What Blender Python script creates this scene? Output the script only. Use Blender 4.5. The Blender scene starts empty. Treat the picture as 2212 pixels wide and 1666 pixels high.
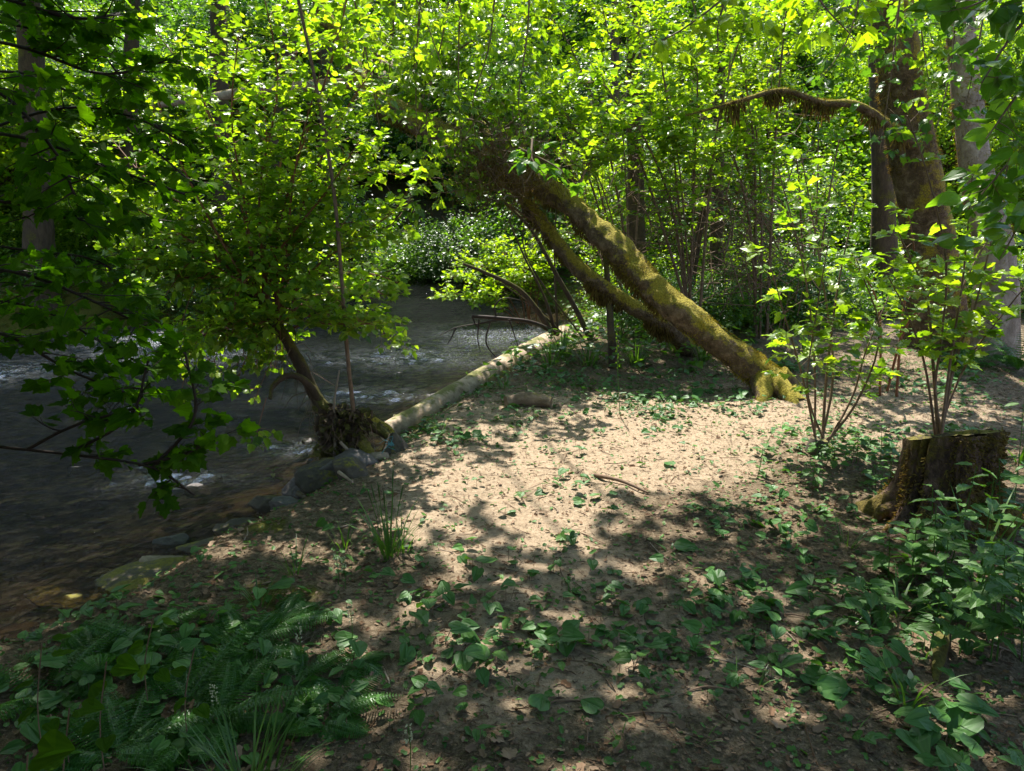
import bpy, math, random
import numpy as np
random.seed(11)
rng = np.random.default_rng(11)
R = math.radians
sc = bpy.context.scene
COL = sc.collection

# ------------------------------------------------------------------ camera, sky, sun
PITCH = R(12.94); FPX = 1580.0; CX, CY = 1106.0, 833.0; CAMZ = 1.6
cam = bpy.data.cameras.new('camera'); camo = bpy.data.objects.new('camera', cam); COL.objects.link(camo)
cam.sensor_width = 36; cam.lens = 36 * FPX / 2212; cam.clip_start = .05; cam.clip_end = 500
camo.location = (0, 0, CAMZ); camo.rotation_euler = (R(90) - PITCH, 0, 0); sc.camera = camo
SUN_EL, SUN_AZ = R(60), R(-9)
S = np.array([math.sin(SUN_AZ) * math.cos(SUN_EL), math.cos(SUN_AZ) * math.cos(SUN_EL), math.sin(SUN_EL)])
w = bpy.data.worlds.new('World'); sc.world = w; w.use_nodes = True
nt = w.node_tree; bg = nt.nodes['Background']; sk = nt.nodes.new('ShaderNodeTexSky')
sk.sky_type = 'NISHITA'; sk.sun_disc = False; sk.sun_elevation = SUN_EL; sk.sun_rotation = SUN_AZ
nt.links.new(sk.outputs[0], bg.inputs[0]); bg.inputs[1].default_value = 0.15
sl = bpy.data.lights.new('sun', 'SUN'); sl.energy = 4.4; sl.angle = R(.53); sl.color = (1, .95, .86)
so = bpy.data.objects.new('sun', sl); COL.objects.link(so)
so.rotation_euler = (R(90) - SUN_EL, 0, math.pi - SUN_AZ)
from mathutils import Vector
so.rotation_euler = Vector(S).to_track_quat('Z', 'Y').to_euler()
sc.view_settings.view_transform = 'Standard'; sc.view_settings.look = 'None'
sc.view_settings.exposure = 1.6; sc.view_settings.gamma = 1
cy = sc.cycles; cy.max_bounces = 7; cy.diffuse_bounces = 4; cy.glossy_bounces = 2; cy.transmission_bounces = 5
cy.transparent_max_bounces = 8; cy.caustics_reflective = False; cy.caustics_refractive = False
cy.sample_clamp_indirect = 6; cy.use_denoising = True

# ------------------------------------------------------------------ maths helpers
SP, CP = math.sin(PITCH), math.cos(PITCH)
def ray(u, v):
    xc = (u - CX) / FPX; yc = (CY - v) / FPX
    return np.array([xc, CP + yc * SP, -SP + yc * CP])
def W(u, v, y):                      # point seen at pixel (2212x1666 photo) lying y metres ahead
    d = ray(u, v); t = y / d[1]
    return np.array([d[0] * t, y, CAMZ + d[2] * t])
def proj(p):
    p = np.asarray(p, float); x, y, z = p[..., 0], p[..., 1], p[..., 2] - CAMZ
    f = y * CP - z * SP; up = y * SP + z * CP
    f = np.where(f < .05, .05, f)
    return CX + FPX * x / f, CY - FPX * up / f
def sst(a, b, x):
    t = np.clip((x - a) / (b - a), 0, 1); return t * t * (3 - 2 * t)
def _h(ix, iy, iz, s):
    n = (ix * 374761393 + iy * 668265263 + iz * 2147483647 + s * 1274126177) & 0xFFFFFFFF
    n = ((n ^ (n >> 13)) * 1274126177) & 0xFFFFFFFF
    n = ((n ^ (n >> 16)) * 2246822519) & 0xFFFFFFFF
    return ((n ^ (n >> 15)) & 0xFFFF) / 65535.0
def vn(x, y, z=0.0, s=0):            # value noise 0..1
    x, y, z = np.broadcast_arrays(np.asarray(x, float), np.asarray(y, float), np.asarray(z, float))
    fx, fy, fz = np.floor(x), np.floor(y), np.floor(z)
    ix, iy, iz = fx.astype(np.int64), fy.astype(np.int64), fz.astype(np.int64)
    a, b, c = x - fx, y - fy, z - fz
    a, b, c = a*a*(3-2*a), b*b*(3-2*b), c*c*(3-2*c)
    def L(dz):
        p = _h(ix, iy, iz+dz, s)*(1-a) + _h(ix+1, iy, iz+dz, s)*a
        q = _h(ix, iy+1, iz+dz, s)*(1-a) + _h(ix+1, iy+1, iz+dz, s)*a
        return p*(1-b) + q*b
    return L(0)*(1-c) + L(1)*c
def fbm(x, y, z=0.0, s=0, o=4):
    r = 0; a = .5; f = 1
    for i in range(o):
        r = r + a * vn(np.asarray(x)*f, np.asarray(y)*f, np.asarray(z)*f, s+i); a *= .5; f *= 2.03
    return r / (1 - .5 ** o)
def unit(v):
    v = np.asarray(v, float); return v / (np.linalg.norm(v, axis=-1, keepdims=True) + 1e-9)
def spline(pts, n):
    P = np.array(pts, float)
    if len(P) < 3: return P[0] + (P[-1] - P[0]) * np.linspace(0, 1, n)[:, None]
    P = np.vstack([2*P[0]-P[1], P, 2*P[-1]-P[-2]]); m = len(P) - 3
    out = []
    for t in np.linspace(0, m, n):
        i = min(int(t), m-1); f = t - i; a, b, c, d = P[i:i+4]
        out.append(.5*((2*b) + (c-a)*f + (2*a-5*b+4*c-d)*f*f + (3*b-a-3*c+d)*f**3))
    return np.array(out)

# ------------------------------------------------------------------ terrain
POLY = np.array([(-16,-3),(-9,-.8),(-5,1.2),(-3.2,2.3),(-2.44,3.12),(-2.28,3.41),(-2.15,3.9),(-1.82,4.5),(-1.64,5.0),(-1.35,5.7),(-1.15,6.7),
    (-.75,7.6),(-.27,9.0),(.25,9.9),(.9,12.3),(1.2,14.6),(.6,18),(-.7,23),(-2.0,27.5),(-4.5,31),(-9,33),(-15,34),(-15,30),(-8.5,29),(-5.4,25.5),(-4.9,22),
    (-4.9,19.1),(-6.3,14.8),(-7.5,12.9),(-11,11),(-16,9.3)], float)
WZ = -.4
def sdf(x, y):                        # signed distance, negative inside the creek
    x = np.asarray(x, float); y = np.asarray(y, float)
    d = np.full(x.shape, 1e9); ins = np.zeros(x.shape, bool)
    n = len(POLY)
    for i in range(n):
        a, b = POLY[i], POLY[(i+1) % n]
        e = b - a; L = e @ e
        t = np.clip(((x-a[0])*e[0] + (y-a[1])*e[1]) / L, 0, 1)
        d = np.minimum(d, (x-a[0]-t*e[0])**2 + (y-a[1]-t*e[1])**2)
        c = ((a[1] > y) != (b[1] > y))
        ins ^= c & (x < (b[0]-a[0])*(y-a[1])/((b[1]-a[1]) if b[1] != a[1] else 1e-9) + a[0])
    d = np.sqrt(d); return np.where(ins, -d, d)
def H(x, y, fine=True):
    x = np.asarray(x, float); y = np.asarray(y, float)
    d = sdf(x, y) + .16*(fbm(x*1.7, y*1.7, 0, 5, 3)-.5)
    left = sst(-1.0, -3.5, x + np.where(y > 12, 2.0, 0)) * sst(6, 9, y)       # the far bank
    z_out = -.46 + .46*sst(-.05, .85, d) + left*(.35*sst(0, .7, d) + .16*np.clip(d, 0, 9))
    rad = np.hypot(x*.9, y - 6)
    z_out = z_out + .42*np.clip(rad-19, 0, 40)*sst(-1, 3, d) + .03*np.clip(y-8, 0, 10)*(1-left)*sst(.2, 2, d)
    z_in = -.46 - .28*sst(0, 1.6, -d)
    z = np.where(d > 0, z_out, z_in)
    z = z + (.09*(fbm(x*.55, y*.55, 0, 21, 3)-.5))*sst(0, .6, d)
    if fine:
        z = z + sst(-.2, .4, d)*(.05*(fbm(x*3.1, y*3.1, 0, 31, 3)-.5) + .028*(fbm(x*9, y*9, 0, 41, 3)-.5))
        z = z + sst(.1, -.3, d)*.07*(fbm(x*4, y*4, 0, 61, 3)-.5)
    return z
def Hs(x, y): return float(H(np.array([x]), np.array([y]))[0])
def GP(u, v):                         # ground point seen at a photo pixel
    d = ray(u, v); t = (CAMZ) / max(-d[2], .02)
    for _ in range(12):
        p = np.array([d[0]*t, d[1]*t]); h = Hs(p[0], p[1]); t = .5*t + .5*(CAMZ - h)/max(-d[2], .02)
    return np.array([d[0]*t, d[1]*t, Hs(d[0]*t, d[1]*t)])

# ------------------------------------------------------------------ mesh helpers
class MB:
    def __init__(s): s.V=[]; s.F=[]; s.n=0
    def add(s, V, F, mat=0, uv=None):
        V = np.asarray(V, float); F = np.asarray(F, np.int64)
        s.V.append(V); s.F.append((F + s.n, mat, uv)); s.n += len(V); return s
    def tube(s, pts, rad, sides=8, mat=0, rough=0.0, rs=4.0, cap=True, seed=0, flat=1.0):
        P = np.asarray(pts, float); n = len(P)
        rad = np.broadcast_to(np.asarray(rad, float), (n,)) if np.ndim(rad) else np.full(n, rad)
        T = unit(np.gradient(P, axis=0)); A = np.zeros((n, 3))
        ref = np.array([0, 0, 1.]) if abs(T[0][2]) < .9 else np.array([1., 0, 0])
        a = unit(np.cross(T[0], ref))
        for i in range(n):
            a = unit(a - T[i]*(a@T[i])); A[i] = a
        B = np.cross(T, A); th = np.linspace(0, 2*np.pi, sides, endpoint=False)
        c, sn = np.cos(th), np.sin(th)
        D = A[:, None, :]*c[None, :, None] + B[:, None, :]*sn[None, :, None]*flat
        r = rad[:, None]*np.ones(sides)
        if rough:
            q = P[:, None, :] + D*rad[:, None, None]
            r = r*(1 + rough*2*(fbm(q[...,0]*rs, q[...,1]*rs, q[...,2]*rs, 71+seed, 4)-.5))
        V = (P[:, None, :] + D*r[..., None]).reshape(-1, 3)
        i = np.arange(n-1)[:, None]*sides; j = np.arange(sides)[None, :]; k = (j+1) % sides
        F = np.stack([i+j, i+k, i+sides+k, i+sides+j], -1).reshape(-1, 4)
        s.add(V, F, mat)
        if cap:
            for e, o in ((0, 1), (n-1, -1)):
                base = s.n; ring = V[e*sides:(e+1)*sides]
                s.add(np.vstack([ring, P[e:e+1]]), [[(jj+1)%sides, jj, sides] if o == 1 else [jj, (jj+1)%sides, sides] for jj in range(sides)], mat)
        return s
    def leaves(s, tpl, pos, d, nrm, size, mat=0, wid=1.0):
        tv, tf, tuv = tpl; pos = np.asarray(pos, float)
        if len(pos) == 0: return s
        d = unit(d); nrm = np.asarray(nrm, float)
        x = unit(np.cross(d, nrm)); z = np.cross(x, d)
        size = np.asarray(size, float).reshape(-1, 1, 1)*np.ones((len(pos), 1, 1))
        wv = np.asarray(wid, float).reshape(-1, 1, 1) if np.ndim(wid) else wid
        V = pos[:, None, :] + size*(tv[None, :, 0:1]*wv*x[:, None, :] + tv[None, :, 1:2]*d[:, None, :] + tv[None, :, 2:3]*z[:, None, :])
        k = len(tv); N = len(pos)
        F = (tf[None] + (np.arange(N)*k)[:, None, None]).reshape(-1, tf.shape[1])
        uv = np.tile(tuv, (N, 1))
        return s.add(V.reshape(-1, 3), F, mat, uv)
    def build(s, name, mats, parent=None, smooth=False, loc=None):
        me = bpy.data.meshes.new(name); V = np.vstack(s.V)
        me.vertices.add(len(V)); me.vertices.foreach_set('co', V.astype(np.float32).ravel())
        lp = np.concatenate([f.ravel() for f, m, u in s.F])
        tot = np.concatenate([np.full(len(f), f.shape[1]) for f, m, u in s.F])
        mi = np.concatenate([np.full(len(f), m) for f, m, u in s.F])
        me.loops.add(len(lp)); me.loops.foreach_set('vertex_index', lp.astype(np.int32))
        me.polygons.add(len(tot)); me.polygons.foreach_set('loop_start', (np.cumsum(tot)-tot).astype(np.int32))
        me.polygons.foreach_set('loop_total', tot.astype(np.int32)) if False else None
        me.polygons.foreach_set('material_index', mi.astype(np.int32))
        if any(u is not None for f, m, u in s.F):
            UV = np.concatenate([(u if u is not None else np.zeros((f.size, 2))) for f, m, u in s.F])
            me.uv_layers.new(name='UVMap').data.foreach_set('uv', UV.astype(np.float32).ravel())
        me.update(calc_edges=True)
        me.polygons.foreach_set('use_smooth', np.full(len(tot), bool(smooth)))
        for m in (mats if isinstance(mats, (list, tuple)) else [mats]): me.materials.append(m)
        o = bpy.data.objects.new(name, me); COL.objects.link(o)
        if parent: o.parent = parent
        if loc is not None: o.location = loc
        return o

def tpl(half, cup=.18, droop=.15):
    """two half-leaf polygons folded along the midrib; half = [(x,y)...] from base to tip"""
    h = np.array(half, float); k = len(h); mid = h[1:-1]
    zf = lambda x, y: cup*np.abs(x) - droop*y*y
    base, tip = h[0], h[-1]
    V = [(base[0], base[1]), (tip[0], tip[1])] + [(x, y) for x, y in mid] + [(-x, y) for x, y in mid] + [(0, .5)]
    V = np.array(V); Z = zf(V[:, 0], V[:, 1]) + np.r_[0, 0, .03*np.sin(np.arange(2*len(mid))*2.3), .01]
    m = len(mid); c = 2 + 2*m
    f1 = [0] + list(range(2, 2+m)) + [1, c]
    f2 = [0, c, 1] + list(range(2+2*m-1, 2+m-1, -1))
    F = np.array([f1, f2]); VV = np.c_[V, Z]
    uv = np.array([[V[i][0]*.5+.5, V[i][1]] for f in F for i in f])
    return VV, F, uv
T_MAPLE = tpl([(0,0),(.20,-.07),(.34,.07),(.52,.20),(.47,.30),(.56,.50),(.36,.47),(.30,.56),(.34,.74),(.20,.76),(.12,.90),(0,1.04)], .22, .22)
T_OVAL = tpl([(0,0),(.22,.08),(.36,.30),(.34,.52),(.22,.76),(.10,.92),(0,1.02)], .2, .18)
T_SERR = tpl([(0,0),(.20,.04),(.30,.16),(.29,.22),(.38,.36),(.33,.42),(.37,.55),(.26,.62),(.27,.74),(.13,.84),(0,1.05)], .2, .2)
T_SIMPLE = tpl([(0,0),(.36,.25),(.38,.5),(.16,.82),(0,1)], .2, .2)
T_HEART = tpl([(0,0),(.16,-.12),(.34,-.06),(.45,.14),(.43,.38),(.30,.64),(.13,.88),(0,1.0)], .16, .22)
T_LANCE = tpl([(0,0),(.14,.12),(.19,.34),(.17,.6),(.09,.85),(0,1)], .25, .3)
T_LOBE = tpl([(0,0),(.24,.06),(.46,.30),(.33,.46),(.36,.68),(.14,.80),(0,1.03)], .22, .25)
T_BIT = tpl([(0,0),(.3,.2),(.22,.6),(.34,.8),(0,1)], .3, -.2)

def blade(mb, p, d, L, wd, bend, mat=0, n=5):
    """grass blade: a curved strip"""
    d = np.array(d, float); side = unit(np.cross(d, [0, 0, 1.]) + 1e-4*rng.normal(size=3)); q = np.array(p, float)
    h = unit(np.array([d[0], d[1], 0]) + 1e-5); dirv = unit(d); V = []
    for i in range(n+1):
        t = i/n; ww = wd*(1-t**2.2)*(.6+.4*min(1, t*4))*.5 + .0002
        V += [q - side*ww, q + side*ww]
        dirv = unit(dirv + h*bend/n - np.array([0, 0, 1.])*bend*bend*.35*t/n*3); q = q + dirv*L/n
    F = [[2*i, 2*i+1, 2*i+3, 2*i+2] for i in range(n)]
    mb.add(np.array(V), F, mat)
def frond(mb, p, d, L, wmax, mat=0, pairs=20, bend=.9, stemmat=0):
    d = unit(d); h = unit(np.array([d[0], d[1], 0])); q = np.array(p, float); dv = d.copy(); pts = [q]
    n = pairs+4
    for i in range(n):
        dv = unit(dv + (h*.6 - np.array([0,0,1.]))*bend/n); q = q + dv*L/n; pts.append(q)
    pts = np.array(pts); mb.tube(pts, np.linspace(.0022, .0006, len(pts))*L/.5, 3, stemmat, cap=False)
    Tn = unit(np.gradient(pts, axis=0)); side = unit(np.cross(Tn, [0, 0, 1.]))
    nm = unit(np.cross(side, Tn)); i = np.arange(3, n+1); t = (i-3)/(n-3)
    prof = np.clip(np.sin(np.clip(t*.86+.14, 0, 1)*np.pi)**.7, .05, 1)*(1-t*.35)
    for sg in (1, -1):
        dd = side[i]*sg + Tn[i]*.35 - nm[i]*.12
        mb.leaves(T_FERN, pts[i], dd, nm[i]+rng.normal(size=(len(i), 3))*.22, wmax*prof, mat)
def _fernleaf():
    k = 9; pts = [(0, 0)]
    for j in range(k):
        y = .04 + j*.1; ww = .15*(1-.75*j/k)
        pts += [(ww, y+.03), (ww*.35, y+.085)]
    return tpl(pts+[(0, 1.0)], .1, .12)
T_FERN = _fernleaf()

# ------------------------------------------------------------------ materials
def newmat(name):
    m = bpy.data.materials.new(name); m.use_nodes = True; n = m.node_tree.nodes; n.clear(); return m, n, m.node_tree.links
def ramp(n, l, src, stops):
    r = n.new('ShaderNodeValToRGB'); e = r.color_ramp.elements
    while len(e) < len(stops): e.new(.5)
    for i, (p, c) in enumerate(stops): e[i].position = p; e[i].color = (*c, 1)
    l.new(src, r.inputs[0]); return r.outputs[0]
def noise(n, l, co, scale, detail=4, rough=.6, dist=0):
    t = n.new('ShaderNodeTexNoise'); t.inputs['Scale'].default_value = scale; t.inputs['Detail'].default_value = detail
    t.inputs['Roughness'].default_value = rough; t.inputs['Distortion'].default_value = dist
    if co is not None: l.new(co, t.inputs['Vector'])
    return t.outputs['Fac']
def mixc(n, l, f, a, b, mode='MIX'):
    m = n.new('ShaderNodeMix'); m.data_type = 'RGBA'; m.blend_type = mode
    for s, v in ((m.inputs[0], f), (m.inputs[6], a), (m.inputs[7], b)):
        if isinstance(v, (int, float)): s.default_value = v
        elif isinstance(v, tuple): s.default_value = (*v, 1)
        else: l.new(v, s)
    return m.outputs[2]
def mth(n, l, op, a, b=0):
    m = n.new('ShaderNodeMath'); m.operation = op
    for s, v in ((m.inputs[0], a), (m.inputs[1], b)):
        if isinstance(v, (int, float)): s.default_value = v
        else: l.new(v, s)
    return m.outputs[0]
def leafmat(name, cols, trans=.5, tcol=(2.0, 1.9, .35), rough=.36, spec=.5, veins=False):
    """cols = dark..light base colours spread over the leaves by a random number for each leaf"""
    m, n, l = newmat(name); g = n.new('ShaderNodeNewGeometry')
    k = len(cols); c = ramp(n, l, g.outputs['Random Per Island'], [(i/(k-1), cc) for i, cc in enumerate(cols)])
    tc = n.new('ShaderNodeTexCoord')
    nz = noise(n, l, tc.outputs['Object'], 1.3, 2); c = mixc(n, l, 1.0, c, ramp(n, l, nz, [(.3, (.75, .75, .75)), (.7, (1.2, 1.2, 1.2))]), 'MULTIPLY')
    bumpv = None
    if veins:
        uv = n.new('ShaderNodeUVMap'); sx = n.new('ShaderNodeSeparateXYZ'); l.new(uv.outputs[0], sx.inputs[0])
        a = mth(n, l, 'ABSOLUTE', mth(n, l, 'SUBTRACT', sx.outputs[0], .5))
        q = mth(n, l, 'DIVIDE', a, mth(n, l, 'ADD', mth(n, l, 'MULTIPLY', mth(n, l, 'SUBTRACT', 1.15, sx.outputs[1]), .55), .02))
        wv = mth(n, l, 'SINE', mth(n, l, 'MULTIPLY', q, 34)); wv = mth(n, l, 'ADD', mth(n, l, 'MULTIPLY', wv, .5), .5)
        c = mixc(n, l, 1.0, c, ramp(n, l, wv, [(0, (.88, .9, .88)), (.6, (1, 1, 1)), (1, (1.05, 1.05, 1.05))]), 'MULTIPLY')
        bp = n.new('ShaderNodeBump'); bp.inputs['Strength'].default_value = .2; bp.inputs['Distance'].default_value = .002
        l.new(wv, bp.inputs['Height']); bumpv = bp.outputs[0]
    p = n.new('ShaderNodeBsdfPrincipled'); l.new(c, p.inputs['Base Color']); p.inputs['Roughness'].default_value = rough
    p.inputs['Specular IOR Level'].default_value = spec
    t = n.new('ShaderNodeBsdfTranslucent'); l.new(mixc(n, l, 1.0, c, tcol, 'MULTIPLY'), t.inputs[0])
    if bumpv: l.new(bumpv, p.inputs['Normal'])
    mx = n.new('ShaderNodeMixShader'); mx.inputs[0].default_value = trans; l.new(p.outputs[0], mx.inputs[1]); l.new(t.outputs[0], mx.inputs[2])
    o = n.new('ShaderNodeOutputMaterial'); l.new(mx.outputs[0], o.inputs[0]); return m
def plain(name, stops, scale=8, rough=.85, bump=.4, stretch=(1, 1, 1), dist=.01, moss=None, mossamt=.5, spec=.3, detail=6, mossup=.6):
    """stone / bark / wood; moss = colour of moss patches growing mostly on upward sides"""
    m, n, l = newmat(name); tc = n.new('ShaderNodeTexCoord'); mp = n.new('ShaderNodeMapping'); mp.inputs['Scale'].default_value = stretch
    l.new(tc.outputs['Object'], mp.inputs[0]); co = mp.outputs[0]
    f = noise(n, l, co, scale, detail, .65, .4); f2 = noise(n, l, co, scale*4.3, 4, .7)
    ff = mth(n, l, 'ADD', mth(n, l, 'MULTIPLY', f, .72), mth(n, l, 'MULTIPLY', f2, .28))
    c = ramp(n, l, ff, stops); hgt = ff
    if moss:
        g = n.new('ShaderNodeNewGeometry'); sx = n.new('ShaderNodeSeparateXYZ'); l.new(g.outputs['Normal'], sx.inputs[0])
        nm = noise(n, l, tc.outputs['Object'], 3.2, 5, .7); nf = noise(n, l, tc.outputs['Object'], 60, 3, .7)
        k = mth(n, l, 'ADD', mth(n, l, 'MULTIPLY', sx.outputs[2], mossup*.5), mth(n, l, 'ADD', nm, mth(n, l, 'MULTIPLY', nf, .25)))
        mk = ramp(n, l, k, [(.95-mossamt*.6, (0, 0, 0)), (1.05-mossamt*.6, (1, 1, 1))])
        mc = ramp(n, l, nf, [(.3, tuple(v*.5 for v in moss)), (.7, tuple(v*1.35 for v in moss))])
        c = mixc(n, l, mk, c, mc); hgt = mth(n, l, 'ADD', ff, mth(n, l, 'MULTIPLY', nf, .6))
    p = n.new('ShaderNodeBsdfPrincipled'); l.new(c, p.inputs['Base Color']); p.inputs['Roughness'].default_value = rough
    p.inputs['Specular IOR Level'].default_value = spec
    bp = n.new('ShaderNodeBump'); bp.inputs['Strength'].default_value = bump; bp.inputs['Distance'].default_value = dist
    l.new(hgt, bp.inputs['Height']); l.new(bp.outputs[0], p.inputs['Normal'])
    o = n.new('ShaderNodeOutputMaterial'); l.new(p.outputs[0], o.inputs[0]); return m

M = {}
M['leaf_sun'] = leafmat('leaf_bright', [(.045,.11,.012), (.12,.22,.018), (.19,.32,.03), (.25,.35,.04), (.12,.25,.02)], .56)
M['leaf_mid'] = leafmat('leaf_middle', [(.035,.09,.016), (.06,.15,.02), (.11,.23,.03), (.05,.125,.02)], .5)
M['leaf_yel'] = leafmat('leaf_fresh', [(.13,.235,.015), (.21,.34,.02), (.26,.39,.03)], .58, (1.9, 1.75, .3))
M['leaf_far_shaded'] = leafmat('leaf_far_shaded', [(.02,.06,.015), (.04,.105,.02), (.08,.17,.028), (.03,.08,.018)], .42)  # base colours darkened to stand for shaded gaps in the woods
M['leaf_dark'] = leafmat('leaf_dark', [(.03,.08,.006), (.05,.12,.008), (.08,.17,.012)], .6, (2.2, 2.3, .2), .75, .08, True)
M['leaf_herb'] = leafmat('leaf_herb', [(.04,.11,.022), (.06,.15,.025), (.09,.2,.035)], .32, (1.6, 1.5, .4), .5, .3, True)
M['leaf_lily'] = leafmat('leaf_glossy', [(.035,.105,.022), (.05,.14,.028), (.085,.2,.04)], .25, (1.6, 1.6, .4), .48, .3, True)
M['grass'] = leafmat('grass_blade', [(.03,.08,.02), (.06,.15,.025), (.10,.2,.04)], .35, rough=.4)
M['fern'] = leafmat('fern_green', [(.04,.13,.02), (.07,.19,.03)], .4)
M['moss'] = leafmat('moss_tuft', [(.12,.09,.018), (.28,.235,.025), (.46,.38,.045), (.20,.125,.05)], .35, (1.3, 1.2, .5), .9, .1)
M['mossbrown'] = leafmat('moss_hanging', [(.06,.042,.02), (.13,.09,.035), (.21,.155,.05), (.16,.13,.03)], .35, (1.3, 1.15, .6), .9, .1)
M['twigred'] = plain('twig_red', [(.3, (.10,.035,.018)), (.7, (.30,.12,.06))], 20, .6, .2)
M['twig'] = plain('twig_brown', [(.3, (.06,.038,.024)), (.7, (.24,.155,.10))], 20, .8, .3)
M['twigdark'] = plain('twig_dark', [(.3, (.012,.008,.006)), (.7, (.05,.03,.02))], 20, .7, .3)
M['bark_moss'] = plain('bark_mossy', [(.3, (.035,.022,.014)), (.5, (.14,.095,.06)), (.7, (.34,.25,.18))], 11, .9, 1.0, (1, 1, 1), .05, (.32,.26,.03), .5)
M['bark_bare'] = plain('bark_bare', [(.25, (.10,.07,.055)), (.5, (.27,.21,.17)), (.75, (.48,.42,.36))], 9, .85, .7, (1, 1, .6), .02, (.16,.13,.02), .35)
M['bark_dark'] = plain('bark_dark', [(.3, (.025,.017,.012)), (.7, (.11,.075,.05))], 14, .9, .8, (1, 1, .35), .02, (.09,.08,.015), .45)
M['rootbare'] = plain('root_bare', [(.25, (.05,.035,.025)), (.5, (.17,.12,.09)), (.75, (.33,.25,.20))], 12, .85, .9, (1, 1, .6), .03, (.19,.15,.03), .3)
M['log'] = plain('log_bark', [(.3, (.10,.065,.04)), (.46, (.34,.25,.175)), (.7, (.58,.46,.35))], 7, .85, .6, (1, 1, 1), .015, (.13,.13,.03), .12)
M['drift'] = plain('driftwood', [(.3, (.14,.10,.07)), (.7, (.36,.28,.215))], 12, .8, .4, (1, 1, .4))
M['stump'] = plain('stump_bark', [(.3, (.012,.008,.006)), (.46, (.06,.036,.026)), (.62, (.20,.125,.095)), (.78, (.36,.26,.21))], 16, .95, 1.0, (1, 1, .35), .03, (.10,.075,.012), .62, mossup=0)
M['cut'] = plain('stump_cut', [(.3, (.02,.015,.01)), (.7, (.11,.08,.05))], 14, .9, .6, (1, 1, 1), .01, (.13,.11,.02), .3)
M['woodblock'] = plain('wood_block', [(.3, (.07,.045,.03)), (.5, (.2,.14,.095)), (.75, (.36,.27,.19))], 14, .9, .8, (.5, 1, 1), .02, (.16,.14,.03), .12)
M['rock'] = plain('rock_grey', [(.25, (.035,.031,.03)), (.5, (.10,.088,.084)), (.8, (.20,.172,.16))], 7, .75, .6, (1, 1, 1), .01, (.14,.12,.02), -.1)
M['rockmoss'] = plain('rock_mossy', [(.25, (.03,.026,.022)), (.5, (.085,.07,.055)), (.8, (.17,.14,.11))], 6, .85, .6, (1, 1, 1), .015, (.15,.13,.02), .16)
M['dead'] = leafmat('leaf_dead', [(.10,.05,.025), (.20,.12,.07), (.30,.21,.14), (.06,.035,.02)], .15, (1.1, 1, .7), .8, .2)
M['petal'] = plain('petal_cream', [(.3, (.32,.33,.18)), (.7, (.5,.5,.33))], 10, .7, .1)
M['twine'] = plain('twine_blue', [(.3, (.02,.16,.2)), (.7, (.08,.34,.4))], 30, .5, .3)

def ground_material():
    m, n, l = newmat('forest_floor'); tc = n.new('ShaderNodeTexCoord'); co = tc.outputs['Object']
    sand = ramp(n, l, noise(n, l, co, 30, 9, .85), [(.32, (.12,.083,.052)), (.47, (.35,.26,.175)), (.66, (.50,.39,.275))])
    duff = ramp(n, l, noise(n, l, co, 45, 8, .8), [(.3, (.035,.026,.015)), (.5, (.15,.112,.07)), (.62, (.28,.21,.14)), (.75, (.40,.31,.215))])
    at = n.new('ShaderNodeAttribute'); at.attribute_name = 'cover'
    sx = n.new('ShaderNodeSeparateColor'); l.new(at.outputs['Color'], sx.inputs[0])
    br = noise(n, l, co, 6, 6, .75)
    k = mth(n, l, 'ADD', sx.outputs[0], mth(n, l, 'MULTIPLY', mth(n, l, 'SUBTRACT', br, .5), 1.3))
    c = mixc(n, l, ramp(n, l, k, [(.35, (0,0,0)), (.65, (1,1,1))]), duff, sand)
    mossc = ramp(n, l, noise(n, l, co, 70, 5, .8), [(.3, (.03,.035,.008)), (.7, (.17,.16,.03))])
    k2 = mth(n, l, 'ADD', sx.outputs[1], mth(n, l, 'MULTIPLY', mth(n, l, 'SUBTRACT', noise(n, l, co, 3.3, 6, .7), .5), 1.2))
    c = mixc(n, l, ramp(n, l, k2, [(.5, (0,0,0)), (.62, (1,1,1))]), c, mossc)
    bed = ramp(n, l, noise(n, l, co, 16, 8, .85), [(.36, (.012,.011,.009)), (.5, (.06,.05,.036)), (.66, (.22,.17,.115))])
    vo = n.new('ShaderNodeTexVoronoi'); vo.inputs['Scale'].default_value = 13; l.new(co, vo.inputs['Vector'])
    bed = mixc(n, l, .6, bed, ramp(n, l, vo.outputs['Color'], [(.2, (.012,.012,.011)), (.85, (.20,.16,.115))]))
    c = mixc(n, l, sx.outputs[2], c, bed)
    p = n.new('ShaderNodeBsdfPrincipled'); l.new(c, p.inputs['Base Color']); p.inputs['Roughness'].default_value = .95
    p.inputs['Specular IOR Level'].default_value = .15
    bp = n.new('ShaderNodeBump'); bp.inputs['Strength'].default_value = 1.0; bp.inputs['Distance'].default_value = .02
    l.new(mth(n, l, 'ADD', noise(n, l, co, 40, 8, .75), mth(n, l, 'MULTIPLY', noise(n, l, co, 160, 3), .3)), bp.inputs['Height']); l.new(bp.outputs[0], p.inputs['Normal'])
    o = n.new('ShaderNodeOutputMaterial'); l.new(p.outputs[0], o.inputs[0]); return m
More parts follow.
